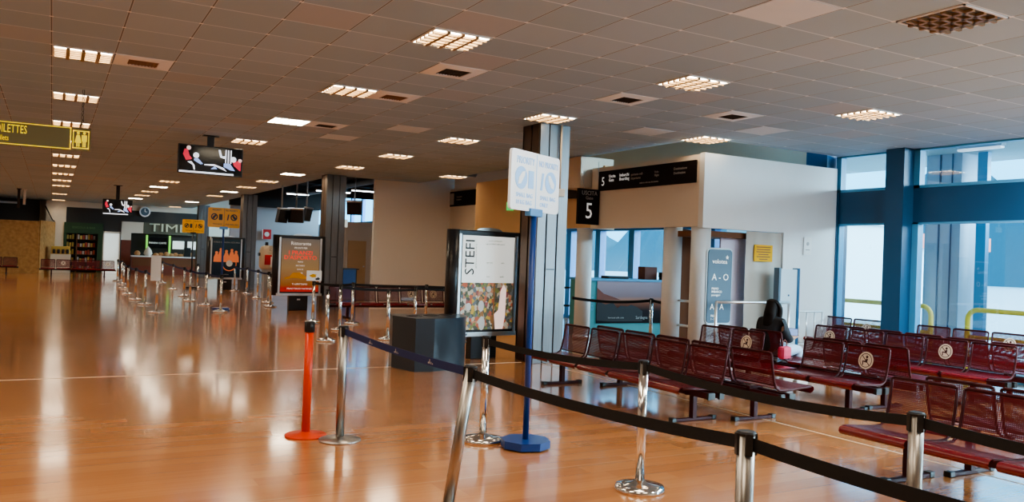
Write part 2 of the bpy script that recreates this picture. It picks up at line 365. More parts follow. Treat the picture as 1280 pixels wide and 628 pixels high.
#======================================================================= WINDOW WALL
def wall_of_windows():
    b = MB()
    b.box((XW-.05,-4,2.47), (XW+.25,10.6,3.05)); struct('window_transom', b, 'frameblue')['kind'] = 'structure'
    b = MB()
    b.box((XW-.32,8.78,0), (XW+.2,9.13,C)); b.box((XW-.25,10.42,2.0), (XW+.2,10.9,C+.4)); b.box((XW-.1,10.28,0),(XW+.2,10.42,3.05))
    b.box((XW-.32,3.3,0), (XW+.2,3.65,C)); struct('trim_3', b, 'frameblue')
    # light blue sashes
    k = 0
    for y0, y1 in ((9.13,10.36),(3.65,8.78),(-3.9,3.3)):
        for z0, z1 in ((.0,2.47),(3.05,C)):
            k += 1
            f = MB(); w = .11
            f.box((XW-.06,y0,z0), (XW+.08,y0+w*.6,z1)); f.box((XW-.06,y1-w,z0), (XW+.08,y1,z1)); f.box((XW-.06,y0,z0), (XW+.08,y1,z0+.05)); f.box((XW-.06,y0,z1-.03), (XW+.08,y1,z1))
            o = f.build('window_%d' % k, 'lightblue'); o['kind'] = 'structure'
            g = MB(); g.box((XW+.0,y0+w*.6,z0+.05), (XW+.012,y1-w,z1-.03)); g.build('pane', 'glass', o)
    # low part below the gate: blue framed doors and windows further on
    b = MB(); b.box((XW-.05,10.9,2.42), (XW+.25,49.9,3.0)); b.box((XW-.05,34.0,3.0),(XW+.1,49.9,3.05)); struct('trim_4', b, 'cellblue')
    b = MB(); b.box((XW,10.9,3.0), (XW+.2,34.0,5.6)); b.box((XW,21,0), (XW+.2,49.9,2.42)); b.box((XW,34.0,4.3), (XW+.2,49.9,5.6)); struct('wall_right', b, 'beige')
    b = MB()
    for y in (10.9,12.3,13.6,15.0,16.45,17.9,19.3,20.8): b.box((XW-.08,y-.11,0), (XW+.12,y+.11,2.42))
    b.box((XW-.05,10.9,0),(XW+.1,20.9,.08)); struct('trim_5', b, 'cellblue')
    for i, y in enumerate((10.9,12.3,13.6,15.0,16.45,17.9,19.3)):
        y2 = (12.3,13.6,15.0,16.45,17.9,19.3,20.8)[i]
        g = MB(); g.box((XW,y+.11,.08), (XW+.012,y2-.11,2.42)); o = g.build('window_%d' % (20+i), 'glass'); o['kind'] = 'structure'
    b = MB()
    for y in (34.0,35.6,37.2,38.8,40.4,42,46): b.box((XW-.05,y-.09,3.05), (XW+.1,y+.09,4.3))
    struct('trim_6', b, 'cellblue')
    g = MB(); g.box((XW,34.0,3.05), (XW+.012,49.9,4.3)); o = g.build('window_30', 'glass'); o['kind'] = 'structure'
wall_of_windows()

#======================================================================= GATE BOX (white)
YB = 10.3
b = MB()
b.box((9.4,YB,2.24), (XW-.1,YB+.12,3.49)); b.box((11.3,YB,0), (XW-.1,YB+.12,2.24))
struct('wall_front', b, 'white')
b = MB(); b.box((9.4,YB+.12,2.26), (9.52,13.55,3.47)); b.box((9.52,13.43,2.26), (9.9,13.55,3.47)); struct('wall_gate', b, 'beige')
b = MB(); b.box((9.7,13.55,2.3), (9.82,19.3,3.56)); b.box((9.7,15.9,0), (9.82,19.3,2.3)); b.box((9.82,19.2,0),(10.4,19.3,3.56)); struct('wall_tan', b, 'tan')
b = MB(); b.box((9.15,13.6,3.08), (9.95,14.3,3.7)); struct('wall_bulkhead', b, 'cream')
b = MB(); b.box((10.4,19.3,0), (10.52,22.4,3.6)); struct('wall_alcove', b, 'beige')
b = MB(); b.box((8.03,22.4,0), (10.52,22.55,4.6)); struct('wall_partition', b, 'pale')
# dark lintel and passage behind the opening
b = MB(); b.box((9.55,YB+.9,0), (9.95,YB+.96,2.24)); struct('wall_passage', b, 'brown')
b = MB(); b.box((9.55,YB+.12,2.1), (10.7,YB+.9,2.2)); struct('trim_7', b, 'brown')
b = MB(); b.box((9.98,YB+1.0,0), (10.1,YB+1.05,2.2)); b.box((10.22,YB+1.0,0), (10.32,YB+1.05,2.2)); struct('trim_8', b, 'ink')
d = MB(); d.box((10.06,YB+.25,0), (10.72,YB+.29,2.1)); d1 = d.build('door_1', 'lavender'); d1['kind'] = 'structure'
d = MB(); d.box((10.12,YB+.235,1.25), (10.15,YB+.25,1.6)); d.build('door_handle', 'lettergrey', d1)
# beige banner leaf filling the right of the opening
d = MB()
n = 14
for k in range(n):
    x0, x1 = 10.42+.86*k/n, 10.42+.86*(k+1)/n; f = lambda x: YB+.02+.012*math.sin(x*17)
    d.poly([(x0,f(x0),.02),(x1,f(x1),.02),(x1,f(x1)+.01*math.sin(x1*9),2.23),(x0,f(x0)+.01*math.sin(x0*9),2.23)])
    for ff in d.bm.faces: ff.smooth = True
bmesh.ops.remove_doubles(d.bm, verts=d.bm.verts[:], dist=.0005)
d2 = d.build('door_2', 'doorbeige'); d2['kind'] = 'structure'
t = thing('notice', 'yellow paper notice stuck on the beige door panel', 'notice', (10.81,YB-.005,1.86))
nb = MB(); nb.box((-.22,-.004,-.145), (.22,0,.145)); nb.build('sheet', 'notice', t)
nb = MB()
for r_ in range(6):
    z = .105-.042*r_; w = (.17,.16,.17,.12,.16,.1)[r_]; nb.box((-w,-.006,z-.008), (w,-.004,z+.008))
nb.build('lettering', 'brown', t)
t = thing('notice', 'small white notice board on the white wall by the window', 'notice', (11.9,YB-.01,2.03))
nb = MB(); nb.box((-.1,-.01,-.16), (.1,0,.16)); nb.build('board', 'paper', t)
nb = MB(); nb.disc(0,.04,.035,-.013,-.01); nb.box((-.05,-.013,-.08),(.05,-.01,-.06)); nb.build('print', 'lettergrey', t)

def pillar(x, y, lab):
    t = thing('round_pillar', lab, 'pillar', (x,y,0), 0, None)
    p = MB(); p.lathe([(.165,0),(.165,2.27)], 28); p.build('shaft', 'white', t)
    p = MB(); p.lathe([(.185,0),(.185,.09),(.17,.10)], 28); p.build('skirting', 'alu', t)
pillar(9.57,10.52,'white round pillar at the corner of the white wall, beside the grey totem')
pillar(9.58,11.25,'white round pillar right of the landscape poster counter')
pillar(9.58,14.0,'white round pillar under the hanging black number 5 sign')

#======================================================================= STEEL COLUMNS
def column(y, lab):
    x0, x1, y0, y1 = 6.50, 7.04, y, y+.54
    t = thing('clad_column', lab, 'column', ((x0+x1)/2, y+.27, 0)); cx, cy = (x0+x1)/2, y+.27
    hw = .27; Zt = C
    p = MB(); p.box((-hw+.03,-hw+.03,0), (hw-.03,hw-.03,Zt)); p.build('core', 'black', t)
    for i, (a, c_) in enumerate(((-hw,-hw*.42),(-hw*.36,hw*.30),(hw*.36,hw))):
        p = MB(); p.box((a,-hw,.0), (c_,-hw+.05,Zt), .008); p.build('front_panel', 'panelsteel', t)
    p = MB(); p.box((-hw,-hw+.06,0), (-hw+.05,-.02,Zt), .006); p.build('side_panel', 'brownsteel', t)
    p = MB(); p.box((-hw,.02,0), (-hw+.05,hw,Zt), .006); p.build('side_panel', 'brownsteel', t)
    p = MB(); p.box((hw-.05,-hw+.06,0), (hw,hw,Zt), .006); p.box((-hw,hw-.05,0), (hw,hw,Zt), .006); p.build('rear_panel', 'panelsteel', t)
    p = MB(); p.box((-hw*.30,-hw-.004,1.45), (hw*.24,-hw,1.47)); p.build('joint_strip', 'satin', t)
    return t
column(10.8, 'steel clad square column behind the white priority sign')
column(22.0, 'steel clad square column right of the lit red menu poster')
column(33.2, 'steel clad square column left of the wrapped dispenser')
column(44.4, 'farthest steel clad square column, beside the snack shop')
t = thing('cable_trunking', 'cream cable pipe with bracket running down the face of the near steel column', 'pipe', (6.86,10.76,0))
p = MB(); p.cyl((0,0,2.72), (0,0,C), .016); p.build('pipe', 'cream', t)
p = MB(); p.box((-.09,-.02,2.6), (.09,.03,2.72), .01); p.build('bracket', 'cream', t)

#======================================================================= CEILING FIXTURES
LX, LY = TX*.97, TY*.95
def lamp_proto(kind):
    me = {}
    f = MB(); w = .018
    f.box((-LX/2,-LY/2,-.012),(LX/2,-LY/2+w,0)); f.box((-LX/2,LY/2-w,-.012),(LX/2,LY/2,0)); f.box((-LX/2,-LY/2,-.012),(-LX/2+w,LY/2,0)); f.box((LX/2-w,-LY/2,-.012),(LX/2,LY/2,0))
    me['frame'] = f.mesh('frame', 'ventframe')
    f = MB(); f.box((-LX/2+w,-LY/2+w,-.006), (LX/2-w,LY/2-w,-.003)); me['diffuser'] = f.mesh('diffuser', {'lit':'diffuser','bright':'bright','off':'offdiff'}[kind])
    f = MB()
    if kind != 'bright':
        for k in range(1, 4):
            x = -LX/2+LX*k/4; f.box((x-.018,-LY/2+w,-.03),(x+.018,LY/2-w,-.007))
        for k in range(1, 6):
            y = -LY/2+LY*k/6; f.box((-LX/2+w,y-.014,-.03),(LX/2-w,y+.014,-.007))
    else:
        for k in range(1, 5):
            x = -LX/2+LX*k/5; f.box((x-.004,-LY/2+w,-.02),(x+.004,LY/2-w,-.007))
    me['louvre'] = f.mesh('louvre', 'louvre')
    return me
LP = {k: lamp_proto(k) for k in ('lit','bright','off')}
def ceiling_light(i, j, kind, lab):
    t = thing('ceiling_light', lab, 'ceiling light', (tile_x(i+.5), tile_y(j+.5), C), 0, 'square ceiling lights set in the tile grid')
    for n_, me in LP[kind].items(): link(n_, me, t)
for idx, j in enumerate((10,15,20,25,30,35,40,45,50,60,70)):
    ceiling_light(-2, j, 'lit', 'warm louvred ceiling light, %s from the front of the straight row near the toilet sign' % ORD[idx])
for i, j, k, lab in (
 (3,5,'lit','cream louvred ceiling light just in front of a dark ceiling vent, top centre'),
 (3,10,'lit','orange louvred ceiling light joined to a brown vent on its right'),
 (3,15,'bright','bright white ceiling light beside a black slot vent above the large television'),
 (3,20,'lit','dim warm ceiling light right of the large television top'),
 (8,-0,'off','unlit louvred ceiling light at the top right corner'),
 (8,5,'lit','cream louvred ceiling light above and left of the wall with the gate board'),
 (8,10,'lit','louvred ceiling light touching the top of the near steel column'),
 (8,15,'lit','louvred ceiling light just left of the near steel column, in the middle distance'),
 (8,20,'lit','small louvred ceiling light above the pale partition wall'),
 (8,25,'lit','small louvred ceiling light right above the second steel column'),
 (13,10,'lit','louvred ceiling light above the corner of the white gate wall'),
 (13,5,'lit','louvred ceiling light nearest to the tall windows'),
 (12.6,25,'lit','faint ceiling light above the black board of the farther gate'),
 (7,30,'bright','bright ceiling light just left of the second steel column'),
 (7,35,'lit','faint warm ceiling light behind the bright one left of the second column'),
 (7,40,'lit','faint warm ceiling light above the far open ceiling edge'),
 (7,45,'bright','bright small ceiling light over the third steel column'),
 (7,50,'lit','faint ceiling light behind the small bright one over the third column'),
 (7,60,'bright','small bright ceiling light above the yellow far sign'),
 (7,70,'lit','farthest faint ceiling light above the shop letters'),
 (3,40,'lit','faint ceiling light below the large television, nearest of its row'),
 (3,45,'bright','bright ceiling light below the large television'),
 (3,50,'lit','faint ceiling light behind the bright one below the large television'),
 (3,55,'lit','faint ceiling light second behind the bright one below the large television'),
 (3,60,'bright','small bright ceiling light right above the small television')):
    ceiling_light(i, j, k, lab)
def vent(i, j, lab, dark='ventdark', fill=False):
    t = thing('ceiling_vent', lab, 'air vent', (tile_x(i+.5), tile_y(j+.5), C), 0, 'square vents in the ceiling grid')
    f = MB(); w = .14
    o_ = [(-LX/2,-LY/2),(LX/2,-LY/2),(LX/2,LY/2),(-LX/2,LY/2)]; i_ = [(-LX/2+w,-LY/2+w),(LX/2-w,-LY/2+w),(LX/2-w,LY/2-w),(-LX/2+w,LY/2-w)]
    for k in range(4):
        q = (k+1) % 4
        f.poly([(*o_[k],-.004),(*o_[q],-.004),(*i_[q],-.016),(*i_[k],-.016)]); f.poly([(*o_[k],-.004),(*o_[q],-.004),(*o_[q],0),(*o_[k],0)]); f.poly([(*i_[k],-.016),(*i_[q],-.016),(*i_[q],0),(*i_[k],0)])
    bmesh.ops.remove_doubles(f.bm, verts=f.bm.verts[:], dist=.0005)
    f.build('frame', 'ventframe', t)
    f = MB(); f.box((-LX/2+w,-LY/2+w,-.005),(LX/2-w,LY/2-w,-.001)); f.build('backing', dark, t)
    f = MB()
    for k in range(9):
        x = -LX/2+w+(LX-2*w)*(k+.5)/9; f.box((x-.004,-LY/2+w,-.012),(x+.004,LY/2-w,-.005))
    f.build('grille', dark, t)
vent(-1,10,'brown slotted ceiling vent right of the warm light at the upper left','ventbrown')
vent(4,7,'dark square ceiling vent right behind the cream light at top centre')
vent(4,10,'brown ceiling vent joined to the orange louvred light','ventbrown')
vent(4,15,'black slot ceiling vent beside the bright white light')
vent(8,7,'dark square ceiling vent between the near column and the gate light')
vent(11,7,'pale framed ceiling vent right of the dark one, above the gate board')
for (i, j), lab in (((6,14),'pale ceiling tile left of the top of the near column'),((5,17),'pale ceiling tile with a round lens'),((11,10),'pale ceiling tile just in front of the gate board'),((6,1),'large pale ceiling tile at the top of the picture'),((13,8),'pale ceiling tile above the white gate wall')):
    f = MB(); f.box((tile_x(i)+.012,tile_y(j)+.012,C-.004),(tile_x(i+1)-.012,tile_y(j+1)-.012,C)); o = f.build('ceiling_tile','tilepale'); tag(o, lab, 'ceiling tile', 'paler replaced ceiling tiles')

#======================================================================= BELT POSTS
def dirn(a, b_): return math.atan2(b_[1]-a[1], b_[0]-a[0])
def barrier_post(x, y, h, label, style='chrome', belt_to=None, belt='blackbelt', group=None, lean=None, belt_z=None, bh2=None, sag=.03, cat='barrier post'):
    t = thing('barrier_post', label, cat, (x,y,0), 0, group)
    top = Vector((0,0,h))
    if lean: top = Vector((lean[0], lean[1], h))
    bm_, pm = {'chrome':('chrome','chrome'),'matte':('steel','postm'),'orange':('orange','orange')}[style]
    p = MB()
    if style == 'chrome': p.lathe([(.175,0),(.178,.012),(.172,.035),(.12,.048),(.05,.060),(.034,.075)], 36)
    else: p.lathe([(.178,0),(.18,.008),(.176,.016),(.06,.026),(.04,.04)], 36)
    p.build('base', bm_, t)
    r = .036 if style != 'chrome' else .033
    p = MB(); d = top.normalized(); p.cyl(d*.03, top-d*(.085 if style == 'orange' else .014), r, n=24); p.build('pole', pm, t)
    p = MB(); p.cyl(top-d*(.095 if style == 'orange' else .016), top-d*.004, r+.003, n=24); p.cyl(top-d*.004, top, r+.003, r-.004, n=24)
    for k in range(4):
        a = PI/4+k*PI/2+.3; c_, s_ = math.cos(a), math.sin(a)
        mt = Matrix.Translation(top-d*.05) @ Matrix.Rotation(a, 4, 'Z')
        p.box((r-.006,-.015,-.045), (r+.006,.015,.042), 0, mt)
    p.build('belt_head', 'black', t)
    if belt_to is not None:
        bx, by, bz = belt_to; a = top - d*.05; e = Vector((bx-x, by-y, bz-.05)); N = 14
        m_ = MB(); hw = .027; pr = None
        hd = Vector((e.x-a.x, e.y-a.y, 0)).normalized(); a2 = a+hd*.035; e2 = e-hd*.035
        nrm = Vector((-hd.y, hd.x, 0))*.0015
        vs = []
        for k in range(N+1):
            u = k/N; q = a2.lerp(e2, u); q.z -= sag*4*u*(1-u)
            vs.append([m_.bm.verts.new(q+s1*nrm+Vector((0,0,s2*hw))) for s1, s2 in ((1,1),(1,-1),(-1,-1),(-1,1))])
        for p0, p1 in zip(vs, vs[1:]):
            for k in range(4): m_.bm.faces.new((p0[k], p0[(k+1)%4], p1[(k+1)%4], p1[k]))
        m_.bm.faces.new(vs[0][::-1]); m_.bm.faces.new(vs[-1])
        bo = m_.build('belt', belt, t)
        if belt == 'bluebelt' and label.startswith('matte'):
            # woven winged emblem repeated on the tape
            g = MB()
            for u in (.27,.50,.76):
                q = a2.lerp(e2, u); q.z -= sag*4*u*(1-u)
                side = -1 if nrm.dot(Vector((x,y,0))) > 0 else 1
                for k, (dx, dz, w_, h_) in enumerate(((-.03,-.008,.022,.012),(-.012,.002,.016,.03),(.012,-.006,.014,.016),(.034,-.010,.016,.008))):
                    c0 = q+hd*dx+Vector((0,0,dz))+nrm.normalized()*side*.003
                    g.poly([c0-hd*w_/2-Vector((0,0,h_/2)), c0+hd*w_/2-Vector((0,0,h_/2)), c0+hd*w_/3+Vector((0,0,h_/2)), c0-hd*w_/6+Vector((0,0,h_/2))])
            g.build('woven_emblem', 'lettergrey', bo)
    return t
barrier_post(1.99,7.09,1.0,'bright orange barrier post with black head standing alone','orange')
barrier_post(2.21,6.82,.985,'matte steel barrier post beside the orange one, blue tape running right','matte',(2.24,4.43,.965),'bluebelt',sag=.02)
barrier_post(2.13,4.49,.96,'worn steel barrier post leaning to the right in the foreground','matte',(2.46,2.40,.96),'blackbelt',lean=(.11,-.06))
barrier_post(2.46,2.40,.96,'worn steel barrier post cut off by the bottom edge, in front of the benches','matte',(2.62,.7,.955))
barrier_post(3.355,6.37,.926,'shiny chrome barrier post just left of the blue foot of the white sign','chrome',(3.71,4.62,.926),sag=.035)
barrier_post(3.71,4.62,.926,'shiny chrome barrier post with domed base in front of the red benches','chrome',(3.77,2.55,.93),sag=.045)
barrier_post(3.77,2.55,.93,'matte barrier post in front of the nearest red bench on the right','matte',(3.82,1.0,.93))
# far left queue lane
q1 = [(2.23,21.1),(2.23,23.9),(2.16,25.9),(2.17,28.8),(2.3,32.4),(2.48,36.1),(2.49,38.6)]
for k, (x, y) in enumerate(q1):
    nx = q1[k+1] if k+1 < len(q1) else None
    barrier_post(x, y, .93, 'chrome queue post with blue tape, %s from the front in the left line' % ORD[k], 'chrome', (*nx,.93) if nx else None, 'bluebelt', 'queue posts of the far lane, left line')
q2 = [(3.74,23.68),(3.59,25.54),(3.74,27.94),(3.92,32.2),(4.12,37.4)]
for k, (x, y) in enumerate(q2):
    nx = q2[k+1] if k+1 < len(q2) else None
    barrier_post(x, y, .93, 'chrome post with blue tape, %s from the front in the sign pole line' % ORD[k], 'chrome', (*nx,.93) if nx else None, 'bluebelt', 'queue posts of the far lane, middle line')
q3 = [(5.36,23.13),(5.68,24.83),(5.84,27.01),(6.11,30.0),(6.0,31.7)]
for k, (x, y) in enumerate(q3):
    nx = q3[k+1] if k+1 < len(q3) else None
    barrier_post(x, y, .93, 'chrome post, %s from the front in the line before the third column' % ORD[k], 'chrome', (*nx,.93) if nx else None, 'bluebelt', 'queue posts of the far lane, right line')
barrier_post(4.98,33.6,.93,'chrome queue post near the far yellow sign in the lane','chrome')
barrier_post(3.72,21.3,.93,'chrome queue post touching the foot of the dark blue sign pole','chrome',(3.74,23.68,.93),'bluebelt')
# queue in front of the back bench
barrier_post(5.19,18.28,.93,'chrome queue post carrying the leaflet beside the red menu poster','chrome',(5.95,17.81,.93))
barrier_post(5.95,17.81,.93,'chrome queue post in front of the bench, right of the second column','chrome',(7.54,17.35,.93),sag=.01)
barrier_post(7.54,17.35,.93,'chrome queue post behind the bin, right of a twin post','chrome',(9.2,16.9,.93),sag=.01)
barrier_post(5.21,16.38,.93,'chrome queue post in front of the second column, low tape to the right','chrome',(6.87,16.38,.90),sag=.03)
barrier_post(6.87,16.38,.93,'chrome queue post behind the bin, left of a twin post','chrome',(8.9,16.38,.90),sag=.02)
barrier_post(4.36,14.45,.93,'chrome queue post without tape left of the charcoal bin, behind the orange post','chrome')
barrier_post(5.53,14.47,.93,'chrome queue post without tape just behind the charcoal bin','chrome')
# papers held on posts
t = thing('paper_sign', 'pale blank sheet hung on the nearest post of the left queue line', 'paper sign', (2.17,21.0,0))
p = MB(); p.box((-.11,-.01,.76), (.11,0,1.36)); p.build('sheet', 'paper', t)
t = thing('leaflet_sign', 'white leaflet with a yellow fish shape on top of a queue post', 'paper sign', (5.16,18.2,0))
p = MB(); p.box((-.17,-.012,.935), (.17,0,1.165)); p.build('sheet', 'paper', t)
p = MB(); p.plate([(-.12,1.05),(-.03,1.09),(.06,1.075),(.03,1.05),(.05,1.02),(-.04,1.01)], -.016,-.012); p.build('print', 'notice', t)
p = MB(); p.plate([(.02,.98),(.09,1.02),(.13,.995),(.12,.96),(.05,.95)], -.016,-.012); p.build('print_dark', 'ink', t)

#======================================================================= PRIORITY SIGNS
def priority_sign(x, y, rz, label, board, ink, pole='blue', zc=2.27, wheels=True):
    t = thing('priority_sign', label, 'sign stand', (x,y,0), rz)
    p = MB()
    p.prism([(.215*math.cos(PI/8+k*PI/4), .215*math.sin(PI/8+k*PI/4)) for k in range(8)], .012, .075)
    p.build('base', pole, t)
    if wheels:
        for s in (-1,1):
            p = MB(); p.cyl((.19,s*.07-.012,.03), (.19,s*.07+.012,.03), .03); p.build('wheel', 'black', t)
        p = MB(); p.box((.15,-.09,.035),(.215,.09,.05)); p.build('wheel_bracket', 'alu', t)
    p = MB(); p.cyl((0,0,.07), (0,0,zc-.25), .026); p.build('pole', pole, t)
    p = MB(); p.box((-.10,-.03,zc-.29), (.10,.03,zc-.225), .006); p.build('clamp', pole if pole != 'blue' else 'signclamp', t)
    p = MB(); p.plate(roundrect(.80,.50,.035,0,zc), -.012, .012); bo = p.build('board', board, t)
    W = .80
    if ink == 'signblue': lettering([('PRIORITY',-.32,zc+.165,.085,'LEFT',.78),('NO PRIORITY',.035,zc+.165,.075,'LEFT',.72),('SMALL BAG',-.32,zc-.125,.052),('10 KG BAG',-.32,zc-.185,.052),('SMALL BAG',.07,zc-.125,.052),('ONLY',.07,zc-.185,.052)], ink, bo, y=-.014)
    else: lettering([('PRIORITY',-.30,zc+.19,.062,'LEFT',.85),('NO PRIORITY',.03,zc+.19,.062,'LEFT',.8),('TWO BAGS',-.28,zc-.165,.045),('ONE SMALL BAG',.03,zc-.165,.045)], ink, bo, y=-.014)
    for s in (-1, 1):
        cx, cz = s*.245, zc+.02
        p = MB()
        if ink == 'signblue': p.disc(cx, cz, .095, -.016, -.012, 26)
        else: p.ringplate(cx, cz, .085, .028, -.016, -.012)
        ro = p.build('round_symbol', ink, bo)
        p = MB()
        p.plate([(cx-.05,cz-.055),(cx-.01,cz-.05),(cx+.045,cz+.02),(cx+.055,cz+.06),(cx+.01,cz+.05),(cx-.04,cz+.0)] if s < 0 else [(cx+.05,cz-.055),(cx+.055,cz-.01),(cx-.02,cz+.06),(cx-.055,cz+.06),(cx-.04,cz+.01),(cx+.0,cz-.045)], -.020,-.016)
        p.build('bag_symbol', board if ink == 'signblue' else 'ink', bo)
    p = MB(); p.box((-.13,-.016,zc-.06), (-.045,-.012,zc+.09)); p.build('luggage_symbol', ink, bo)
    p = MB(); p.plate([(.07,zc-.06),(.10,zc-.06),(.125,zc+.09),(.095,zc+.09)], -.016,-.012); p.build('stroke_symbol', ink, bo)
    p = MB(); p.box((-.003,-.015,zc-.24), (.003,-.012,zc+.24)); p.build('middle_line', ink, bo)
    return t
M['signolive'] = mat('fascia_olive', (.10,.10,.07), .6)
M['shopletter'] = mat('shop_letter', (.50,.56,.44), .5)
M['greenletter'] = mat('shelf_letter', (.10,.20,.08), .5)
M['signclamp'] = mat('clamp_blue', (.10,.30,.62), .35)
priority_sign(3.59,6.03,.49,'white priority sign board with pale blue print on a tall blue pole stand','signwhite','signblue')
priority_sign(3.80,21.77,.12,'yellow priority sign board on dark blue pole, nearer of the two yellow ones','yellow','ink','navy' if False else 'bluedark' if 'bluedark' in M else 'blue', zc=2.36)
priority_sign(4.66,33.0,.12,'yellow priority sign board on dark pole, farther of the two yellow ones','yellow','ink','black', zc=2.36)

#======================================================================= WAITING BENCHES
PITCH = .615
def bench_meshes():
    W = PITCH-.05; g = {}
    b = MB(); b.sheet([(-.385,.325),(-.425,.335),(-.445,.36),(-.435,.388),(-.40,.402),(-.34,.402),(-.25,.392),(-.1,.376),(.02,.372),(.09,.382),(.12,.40)], -W/2, W/2, solid_upto=4)
    g['seat'] = b.mesh('seat', ['perf','maroon'])
    b = MB(); b.sheet([(.135,.43),(.15,.50),(.17,.60),(.185,.70),(.19,.745)], -W/2+.014, W/2-.014)
    g['backrest'] = b.mesh('backrest', ['perf','maroon'])
    b = MB()
    for s in (-1, 1):
        y = s*(W/2-.004)
        b.tube([(-.40,y,.392),(-.25,y,.38),(-.05,y,.365),(.06,y,.368),(.115,y,.40),(.14,y,.46),(.17,y,.60),(.19,y,.745)], .012, 8)
    b.tube([(.19,-W/2+.004,.745),(.192,-W/2+.03,.757),(.192,W/2-.03,.757),(.19,W/2-.004,.745)], .013, 8)
    b.tube([(.128,-W/2,.425),(.128,W/2,.425)], .009, 8)
    g['frame'] = b.mesh('frame', 'maroon_dark')
    b = MB(); b.box((-.42,-W/2,.355), (.12,W/2,.385), .012); g['table'] = b.mesh('table', 'maroon')
    # sticker on the front of the backrest (faces -x)
    def P(u, v, off=0): # u along +y, v up the back, face leans
        x = .135+(.19-.135)*((v-.43)/(.745-.43)); return (x-.012-off, u, v)
    b = MB(); n = 26
    b.poly([P(.098*math.cos(2*PI*k/n), .60+.098*math.sin(2*PI*k/n)) for k in range(n)]); g['sticker'] = b.mesh('sticker', 'stickerw')
    b = MB()
    for k in range(n):
        a0, a1 = 2*PI*k/n, 2*PI*(k+1)/n
        b.poly([P(r_*math.cos(a), .60+r_*math.sin(a), .002) for r_, a in ((.072,a0),(.080,a0),(.080,a1),(.072,a1))])
    dg = PI*.25
    b.poly([P(s_*.074*math.cos(dg)+q_*.005*math.sin(dg), .60+s_*.074*math.sin(dg)-q_*.005*math.cos(dg), .002) for s_, q_ in ((1,1),(1,-1),(-1,-1),(-1,1))])
    b.poly([P(-.012+.016*math.cos(2*PI*k/12), .64+.016*math.sin(2*PI*k/12), .002) for k in range(12)])
    b.poly([P(u_, .60+v_, .002) for u_, v_ in ((-.005,.022),(-.028,.018),(-.02,-.025),(.03,-.018),(.026,-.055),(.04,-.055),(.045,-.005),(.006,-.005))])
    g['sticker_print'] = b.mesh('sticker_print', 'stickerd')
    b = MB(); b.box((-.025,-.03,.03), (.025,.03,.29)); g['leg'] = b.mesh('leg', 'maroon_dark')
    b = MB(); b.box((-.26,-.026,.0), (.26,.026,.034), .008); g['foot'] = b.mesh('foot', 'maroon_dark')
    b = MB(); b.box((-.03,-.032,.0), (.03,.032,.045), .008); g['foot_cap'] = b.mesh('foot_cap', 'black')
    b = MB(); b.box((-.045,-.0175,-.035), (.045,.0175,.035), .004); g['end_cap'] = b.mesh('end_cap', 'black')
    b = MB(); b.box((-.10,-.025,.27), (.10,.025,.36), .006); g['bracket'] = b.mesh('bracket', 'maroon_dark')
    return g
BG = bench_meshes()
def bench(x, y0, n, rz, label, stickers=(), tables=(), group=None, feet=None, name='waiting_bench'):
    """y0: near end; seats run along local +Y, sitters look along local -X"""
    t = thing(name, label, 'bench', (x, y0, 0), rz, group)
    L = n*PITCH
    b = MB(); b.box((-.10,.0,.275), (-.02,L,.335), .006); b.box((.05,.0,.275), (.10,L,.335), .006); b.build('beam', 'maroon_dark', t)
    for yy in (-.035, L):
        for xa, xb in ((-.105,-.015),(.045,.105)):
            o = link('end_cap', BG['end_cap'], t); o.location = ((xa+xb)/2,yy+.0175,.305); o.scale = ((xb-xa)/.09,1,1)
    for k in range(n):
        yc = (k+.5)*PITCH
        if k in tables:
            o = link('table', BG['table'], t); o.location = (0,yc,0); continue
        for nm in ('seat','frame'):
            o = link(nm, BG[nm], t); o.location = (0,yc,0)
        o = link('backrest', BG['backrest'], t); o.location = (0,yc,0)
        if k in stickers:
            s = link('sticker', BG['sticker'], o); s['label'] = 'round do-not-sit sticker'; link('sticker_print', BG['sticker_print'], o)
    for yy in (feet or (.45, L-.45)):
        o = link('leg', BG['leg'], t); o.location = (0,yy,0)
        link('foot', BG['foot'], o); link('foot_cap', BG['foot_cap'], o).location = (-.27,0,0); link('foot_cap', BG['foot_cap'], o).location = (.27,0,0); link('bracket', BG['bracket'], o)
    return t
G = 'rows of maroon perforated steel benches by the windows'
XA, XB, XD, XWN = 5.86, 7.98, 10.14, 12.33
bench(XA, 6.17, 5, 0, 'maroon bench facing left, in front of the near steel column', group=G, feet=(.3,2.8))
bench(XA+.70, 5.88+5*PITCH, 5, PI, 'maroon bench facing right, back to back with the one before the near column', group=G, feet=(.3,2.65))
bench(XB, 5.84, 5, 0, 'maroon bench facing left with two round stickers, backing the seated woman', (0,3), (2,), group=G, feet=(.4,2.7))
bench(XB+.70, 5.845+5*PITCH, 5, PI, 'maroon bench facing right on which the woman sits', (), (2,), group=G)
bench(XD, 5.66, 5, 0, 'maroon bench facing left with stickers, third row from the aisle', (1,4), group=G)
bench(XD+.70, 5.60+5*PITCH, 5, PI, 'maroon bench facing right, back to back with the third row', group=G)
bench(XWN, 5.45, 8, 0, 'maroon bench along the foot of the tall windows', (2,6), (5,), group=G)
bench(XA+.02, 4.36-5*PITCH, 5, 0, 'nearest maroon bench facing left, cut by the right picture edge', group=G, feet=(.45,2.75))
bench(XA+.72, 4.27, 5, PI, 'nearest maroon bench facing right, cut by the right picture edge', group=G, feet=(.3,2.65))
bench(9.55, 19.25, 6, PI/2, 'long maroon bench against the pale partition wall', (1,2), group='maroon benches in the back of the hall')
bench(2.66, 42.9, 5, PI/2, 'far maroon bench in front of the green shop shelf', (0,3), group='maroon benches in the back of the hall')
bench(-1.36, 45.2, 4, PI/2, 'far maroon bench in front of the chipboard hoarding', group='maroon benches in the back of the hall')

